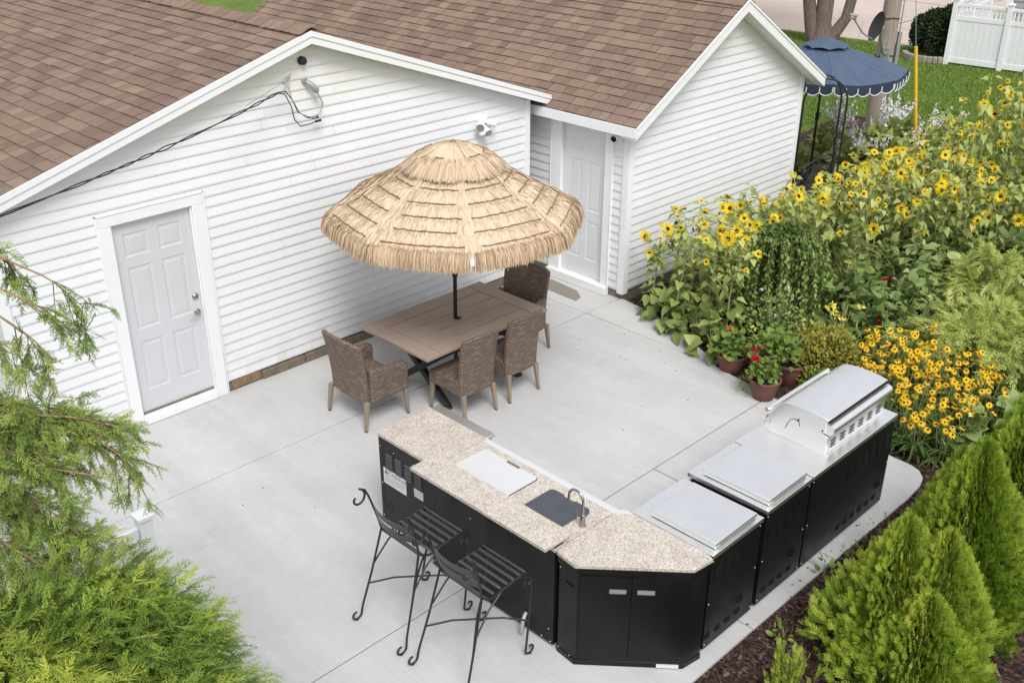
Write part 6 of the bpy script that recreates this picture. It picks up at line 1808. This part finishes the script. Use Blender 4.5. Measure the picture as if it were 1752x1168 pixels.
for k in range(30):
    u = -W2+2*W2*k/29
    for sg in (-.26, .26):
        u2 = max(-W2, min(W2, u+sg)); mb.tube([bt(u, .43), bt((u+u2)/2, (.43+top(u2)-.08)/2), bt(u2, top(u2)-.08)], .006, 4)
for z in (.48,.55,.62,.69): mb.tube([bt(u, z) for u in [(-1+j/8)*W2 for j in range(17)]], .006, 4)
mb.build('lattice', M_['iron'], t)
mb = MB()
for k in range(9): mb.tube([bt(u, .42, -.05-.05*k) for u in (-W2,0,W2)], .009, 6)
for sgn in (-1,1): mb.tube([bt(sgn*W2,.42,0), bt(sgn*W2,.42,-.46), bt(sgn*W2,0,-.48)], .014, 6)
mb.build('seat', M_['iron_slat'], t)
for sgn in (-1,1):
    mb = MB(); mb.tube([bt(sgn*W2,.66,0), bt(sgn*W2,.67,-.3), bt(sgn*W2,.60,-.42), bt(sgn*W2,.42,-.44)], .012, 6); mb.build('armrest', M_['iron'], t, smooth=50)

# ---- hostas with white flower spikes
def hosta(label, x, y, seed, nsp=12, h=.95):
    t = wthing('hosta', label, 'hosta', (x, y, 0), 'white flowering hostas by the utility pole'); rd = random.Random(seed); rng = np.random.default_rng(seed)
    leaf_ball('foliage', 'hosta_leaf', t, heart_ts, 110, (x,y,.02), (.46,.46,.42), .16, .28, seed, .15, .1, .35, .58, .24)
    sp = MB(); P, D, S = [], [], []
    for i in range(nsp):
        a = rd.uniform(0,6.3); r = rd.uniform(.1,.42); hh = h*rd.uniform(.72,1.08); e = Vector((x+math.cos(a)*r, y+math.sin(a)*r, hh)); b = Vector((x,y,.05)); m = b.lerp(e,.55)+Vector((0,0,.10)); sp.tube([b, m, e], .0045, 4, caps=False)
        for k in range(13):
            q = m.lerp(e, .12+.9*k/12); az = rd.uniform(0,6.3); P.append(q); D.append((math.cos(az), math.sin(az), -.75)); S.append(rd.uniform(.06,.095)*(1.0-.4*k/12))
    f = sp.build('flower_stalk', M_['stem_green'], t)
    n = len(P); foliage('blossoms', M_['white_petal'], f, oval_ts, np.array(P), np.array(D), rnd_unit(n, rng), np.array(S), rng.random(n), rng)
hs = [(12.9,-.75,.95,12,'hosta in front of the garden arch and bench'),(13.4,-.2,1.05,16,'tall hosta inside the garden arch'),(14.0,.15,1.05,14,'hosta behind the umbrella pole'),(14.35,-.55,1.0,16,'white flowering hosta left of the utility pole'),(15.0,-.55,.95,16,'white flowering hosta right in front of the utility pole'),(15.1,-1.15,.85,14,'white flowering hosta right of the utility pole'),(14.2,-1.25,.75,10,'low hosta at the edge of the sunflowers below the pole'),(13.3,-1.0,.7,8,'leafy hosta next to the bench end'),(16.1,-1.1,.7,6,'last hosta of the row near the yellow guy guard'),(12.4,.35,1.0,14,'hosta hidden mostly by the shed corner')]
for i, (x, y, h, n, lab) in enumerate(hs): hosta(lab, x, y, 200+i, int(n*.75), h)

# ---- utility pole, dish, guy wire
t = wthing('utility_pole', 'weathered wooden utility pole rising beside the blue umbrella', 'utility pole', (15.35, .10, 0))
mb = MB(); mb.tube([(15.35,.10,-.1),(15.35,.10,3),(15.36,.10,7.5)], [.165,.155,.125], 18); mb.build('pole', M_['polewood'], t, smooth=60)
mb = MB(); mb.tube([(15.42,-.09,.1),(15.42,-.085,7)], .013, 6); mb.tube([(15.50,-.06,1.35),(15.50,-.06,2.05)], .045, 10); mb.tube([(15.47,-.08,.1),(15.47,-.08,1.3)], .022, 8)
mb.build('conduit', M_['galv'], t, smooth=45)
mb = MB()
for z in (1.62, 2.3):
    mb.tube([(15.35+.172*math.cos(a), .10+.172*math.sin(a), z+.02*math.sin(a*2)) for a in [k*PI/10 for k in range(21)]], .008, 5)
mb.build('strap', M_['cable_black'], t)
t = wthing('satellite_dish', 'dark grey satellite dish on a bent arm strapped to the utility pole', 'satellite dish', (15.1, .05, 1.7))
dc = Vector((14.62,-.02,2.24)); dn = Vector((-.80,.50,.32)).normalized()
q = dn.to_track_quat('Z','Y').to_matrix().to_4x4()
mb = MB(); mb.lathe([(0,-.055),(.10,-.047),(.18,-.028),(.25,.002),(.275,.016),(.275,.008),(.25,-.010),(.18,-.040),(.10,-.060),(0,-.068)], 28, M=Matrix.Translation(dc) @ q @ Matrix.Diagonal((.70,.98,1,1)))
mb.build('reflector', M_['dish'], t, smooth=50)
mb = MB(); mb.tube([(15.22,.02,1.66),(15.0,-.02,1.72),(14.78,-.05,2.02),dc-dn*.10], [.024,.024,.022,.022], 10); mb.bx(15.17,15.23,-.06,.10,1.55,1.78); mb.build('mast', M_['galv'], t, smooth=45)
mb = MB(); mb.tube([dc-dn*.12, dc-dn*.06], [.055,.075], 10); mb.tube([dc-dn*.08-Vector((0,0,.06)), dc-Vector((.05,0,.24)), dc+dn*.28-Vector((0,0,.20)), dc+dn*.50-Vector((0,0,.02))], .016, 8)
e = dc+dn*.52; mb.tube([e-dn*.05, e+dn*.05], .03, 10); mb.tube([e+Vector((0,-.06,.04)), e+Vector((0,.07,.05))], .026, 10)
mb.build('feed_arm', M_['galv'], t, smooth=45)
t = wthing('guy_wire', 'steel guy wire with a bright yellow plastic guard standing in the lawn', 'guy wire', (16.23, -.39, -.05))
a, b = Vector((16.23,-.392,-.05)), Vector((16.043,-.166,1.72)); d = (b-a)
mb = MB(); mb.tube([a, b], .034, 10); mb.build('guard', M_['yellow'], t, smooth=50)
mb = MB(); mb.tube([b-d*.02, a+d*3.4], .007, 6); mb.build('wire', M_['galv'], t)

# ---- trees and shrubs at the road
def bush(label, x, y, r, h, seed):
    h *= .86; r *= .84
    t = wthing('round_shrub', label, 'shrub', (x, y, -.05), 'dark clipped shrubs beside the white fence'); stems(t, (x,y,-.05), r*.6, h*.7, 8, seed, 'stem_brown', .02)
    leaf_ball('foliage', 'dark_shrub', t, oval_ts, 5200, (x,y,h*.38), (r,r,h*.62), .05, .10, seed, .4, 0, .72, .40, .2)
    leaf_ball('lower_foliage', 'dark_shrub', t, oval_ts, 1800, (x,y,h*.15), (r*.92,r*.92,h*.35), .05, .10, seed+50, .2, 0, .7, .3, .2)
bush('dark rounded shrub to the left, partly behind its neighbour', 24.9, 3.45, .62, 1.15, 301)
bush('larger dark rounded shrub touching the white fence post', 24.35, 2.95, .72, 1.40, 302)
t = wthing('stone_edging', 'curved stone edging ring under the dark clipped shrubs', 'edging', (24.0, 2.9, -.05))
mb = MB()
for k in range(15):
    a = PI*.70 + k*.16; mb.bx(-.075,.075,-.06,.06,-.02,.16, M=Matrix.Translation((24.35+.92*math.cos(a), 3.0+.75*math.sin(a), -.05)) @ Matrix.Rotation(a, 4, 'Z'))
mb.build('stones', M_['edging'], t, bevel=.02)
t = wthing('street_tree', 'tree with three grey brown trunks growing from one base by the road', 'tree', (24.0, 6.2, -.05))
mb = MB()
mb.tube([(24.0,6.2,-.1),(24.0,6.2,.1),(24.0,6.25,.5),(24.05,6.2,3.2),(24.2,6.1,6)], [.42,.30,.24,.19,.10], 14)
mb.tube([(23.95,6.35,-.1),(23.85,6.50,.4),(23.75,6.62,1.1),(23.7,6.7,3.4),(23.4,6.9,6)], [.26,.20,.175,.15,.08], 12)
mb.tube([(24.05,6.05,-.1),(24.15,5.90,.25),(24.32,5.72,.65),(24.40,5.63,1.4),(24.5,5.5,3.5),(24.9,5.2,6)], [.22,.17,.15,.145,.13,.07], 12)
mb.tube([(24.05,6.4,.05),(24.1,6.45,.8),(24.15,6.5,3)], [.12,.10,.09], 10)
mb.build('trunk', M_['bark'], t, smooth=70)
leaf_ball('crown', 'tree_leaf', t, oval_ts, 3500, (24.2,6.1,6.4), (2.6,2.6,2.0), .14, .26, 310, .1, 0, .3)

# ---- white vinyl fence
t = wthing('vinyl_fence', 'white vinyl privacy fence with picket topped panels at the upper right', 'fence', (23.7, 2.4, -.05))
fa, fb = Vector((23.68,2.40,-.06)), Vector((23.80,1.07,-.06)); fd = (fb-fa).normalized(); fn = Vector((fd.y,-fd.x,0)); seg = (fb-fa).length
def fpost(p, h=1.60):
    mb = MB(); M = Matrix.Translation(p) @ Matrix.Rotation(math.atan2(fd.y, fd.x), 4, 'Z')
    mb.bx(-.062,.062,-.062,.062,0,h, M=M); mb.build('post', M_['vinyl'], t, bevel=.006)
    mb = MB(); mb.bx(-.078,.078,-.078,.078,h+.001,h+.028, M=M); mb.add([tuple(M @ Vector(v)) for v in ((-.07,-.07,h+.0282),(.07,-.07,h+.0282),(.07,.07,h+.0282),(-.07,.07,h+.0282),(0,0,h+.07))], [(0,1,4),(1,2,4),(2,3,4),(3,0,4),(0,3,2,1)])
    mb.build('post_cap', M_['vinyl'], t)
def fpanel(p, ang, L):
    M = Matrix.Translation(p) @ Matrix.Rotation(ang, 4, 'Z')
    for z0, z1 in ((.06,.20),(1.12,1.24),(1.46,1.54)):
        mb = MB(); mb.bx(.062,L-.062,-.024,.024,z0,z1, M=M); mb.build('rail', M_['vinyl'], t, bevel=.004)
    mb = MB(); n = max(1, int(L/.16)); w = (L-.124)/n
    for i in range(n): mb.bx(.062+i*w+.002,.062+(i+1)*w-.002,-.012,.012,.2005,1.1195, M=M)
    mb.build('panel', M_['vinyl'], t)
    mb = MB(); n = max(2, int(L/.105))
    for i in range(n):
        x = .062+(L-.124)*(i+.5)/n; mb.bx(x-.022,x+.022,-.011,.011,1.2405,1.4595, M=M)
    mb.build('picket', M_['vinyl'], t)
fang = math.atan2(fd.y, fd.x)
for i in range(4): fpost(fa+fd*seg*i)
for i in range(3): fpanel(fa+fd*seg*i, fang, seg)
back = math.radians(8)
for i in range(1, 3): fpost(fa+Vector((math.cos(back), math.sin(back), 0))*1.75*i)
for i in range(2): fpanel(fa+Vector((math.cos(back), math.sin(back), 0))*1.75*i, back, 1.75)
t = wthing('neighbour_house', 'corner of a grey lap sided house behind the white fence', 'house', (27.2, 0, -.05))
mb = MB(); e = .17
for i in range(17):
    z = i*e; mb.add([(27.2,-8,z),(27.2,2.35,z),(27.17,2.35,z),(27.17,-8,z),(27.199,2.35,z+e),(27.199,-8,z+e)], [(0,1,2,3),(3,2,4,5)])
mb.bx(27.2,34,-8,2.35,-.1,2.9); mb.build('wall', M_['house_grey'], t, recalc=False)
mb = MB(); mb.bx(27.12,27.25,2.30,2.46,-.1,2.9); mb.build('corner_board', M_['vinyl'], t)
mb = MB(); mb.prism([(-8.3,2.9),(2.8,2.9),(-2.8,5.2)], 26.8, 34.4, 'x'); mb.build('roof', M_['house_grey'], t)

# ---- white gate post at the lower left
t = wthing('gate_post', 'white capped vinyl fence post with a rail rising behind the left shrubs', 'fence post', (-1.31, -2.80, 0))
mb = MB(); mb.bx(-1.362,-1.258,-2.852,-2.748,0,.955); mb.build('post', M_['vinyl'], t, bevel=.004)
mb = MB(); mb.bx(-1.374,-1.246,-2.864,-2.736,.9555,.985); mb.add([(-1.37,-2.86,.9852),(-1.25,-2.86,.9852),(-1.25,-2.74,.9852),(-1.37,-2.74,.9852),(-1.31,-2.80,1.005)], [(0,1,4),(1,2,4),(2,3,4),(3,0,4),(0,3,2,1)]); mb.build('post_cap', M_['vinyl'], t)
for z0, z1 in ((.80,.89),(.18,.27)):
    mb = MB(); mb.bx(-2.5,-1.364,-2.82,-2.78,z0,z1); mb.build('rail', M_['vinyl'], t, bevel=.004)
mb = MB(); mb.bx(-2.60,-2.50,-2.852,-2.748,0,.955); mb.build('post', M_['vinyl'], t, bevel=.004)
mb = MB()
for i in range(9): mb.bx(-2.44+i*.12,-2.39+i*.12,-2.778,-2.762,.05,.93)
mb.build('picket', M_['vinyl'], t)

# ---- fallen bits on the concrete strip
rd = random.Random(15)
for i in range(16):
    x = rd.uniform(1.2, 4.0); y = rd.uniform(-6.05, -5.985) if i % 3 else rd.uniform(-6.10,-6.0)
    mb = MB(); s = rd.uniform(.012,.03); a = rd.uniform(0,6.3)
    pts = [(s*.15,0),(s*.6,s*.35),(s*1.2,0),(s*.6,-s*.35)]
    M = Matrix.Translation((x,y,.004)) @ Matrix.Rotation(a,4,'Z')
    mb.add([M @ Vector((p[0],p[1],.004*(k%2))) for k, p in enumerate(pts)] + [M @ Vector((p[0],p[1],.004*(k%2)-.002)) for k, p in enumerate(pts)], [(0,1,2,3),(7,6,5,4),(0,4,5,1),(1,5,6,2),(2,6,7,3),(3,7,4,0)])
    o = mb.build('dry_leaf', M_['dry_leaf']); tag(o, 'curled dry leaf lying on the concrete strip behind the black cabinets', 'leaf', 'fallen leaves on the concrete strip')

for i in range(34):
    x, y = (rd.uniform(4.3, 5.3), rd.uniform(-4.0, -1.6)) if i < 18 else (rd.uniform(-.9, 4.6), rd.uniform(-5.2, -.2))
    if .5 < x < 1.4 and y < -2.9: continue
    mb = MB(); s = rd.uniform(.008,.022); a = rd.uniform(0,6.3)
    pts = [(0,0),(s*.5,s*.3),(s*1.2,0),(s*.5,-s*.3)]
    M = Matrix.Translation((x,y,.003)) @ Matrix.Rotation(a,4,'Z')
    mb.add([M @ Vector((p[0],p[1],.003*(k%2))) for k, p in enumerate(pts)] + [M @ Vector((p[0],p[1],.003*(k%2)-.002)) for k, p in enumerate(pts)], [(0,1,2,3),(7,6,5,4),(0,4,5,1),(1,5,6,2),(2,6,7,3),(3,7,4,0)])
    o = mb.build('plant_scrap', M_['dry_leaf']); tag(o, 'tiny dry plant scrap lying on the open patio concrete', 'debris', 'plant scraps on the patio')

# ================================================================== CAMERA, LIGHT, SKY
cam = bpy.data.cameras.new('camera'); co = bpy.data.objects.new('camera', cam); COL.objects.link(co)
yaw, pitch, roll = (0.784683, 0.459711, 0.003812)
fw = Vector((math.cos(pitch)*math.cos(yaw), math.cos(pitch)*math.sin(yaw), -math.sin(pitch)))
r_ = Vector((math.sin(yaw), -math.cos(yaw), 0)); u_ = r_.cross(fw)
r2 = r_*math.cos(roll)+u_*math.sin(roll); u2 = -r_*math.sin(roll)+u_*math.cos(roll)
co.matrix_world = Matrix(((r2.x,u2.x,-fw.x,-3.8272),(r2.y,u2.y,-fw.y,-9.1161),(r2.z,u2.z,-fw.z,5.4890),(0,0,0,1)))
cam.sensor_width = 36; cam.lens = 1782.81/1752*36; cam.clip_end = 500; cam.clip_start = .05
scene.camera = co
SUN_AZ, SUN_EL = math.radians(238), math.radians(52)      # overcast brightness from behind the camera
w = bpy.data.worlds.new('World'); scene.world = w; w.use_nodes = True
nt = w.node_tree; bg = nt.nodes['Background']
sky = nt.nodes.new('ShaderNodeTexSky'); sky.sky_type = 'NISHITA'; sky.sun_disc = False
sky.sun_elevation = SUN_EL; sky.sun_rotation = math.radians(90)-SUN_AZ
sky.air_density = 1.0; sky.dust_density = 3.0; sky.ozone_density = 1.0; sky.altitude = 100
hs_ = nt.nodes.new('ShaderNodeHueSaturation'); hs_.inputs['Saturation'].default_value = .42
nt.links.new(sky.outputs[0], hs_.inputs['Color']); gm_ = nt.nodes.new('ShaderNodeGamma'); gm_.inputs[1].default_value = .5
nt.links.new(hs_.outputs[0], gm_.inputs[0]); nt.links.new(gm_.outputs[0], bg.inputs[0]); bg.inputs[1].default_value = .15
sd_ = bpy.data.lights.new('sun', 'SUN'); so_ = bpy.data.objects.new('sun', sd_); COL.objects.link(so_)
sd_.energy = .8; sd_.angle = math.radians(24); sd_.color = (1, .985, .965)
dv = Vector((math.cos(SUN_EL)*math.cos(SUN_AZ), math.cos(SUN_EL)*math.sin(SUN_AZ), math.sin(SUN_EL)))
so_.rotation_euler = dv.to_track_quat('Z', 'Y').to_euler()
so_.location = (0, -5, 12)
vs_ = scene.view_settings; vs_.view_transform = 'Standard'; vs_.look = 'None'; vs_.exposure = 1.70; vs_.gamma = 1
scene.cycles.max_bounces = 6; scene.cycles.diffuse_bounces = 3; scene.cycles.transparent_max_bounces = 4
scene.cycles.use_denoising = True
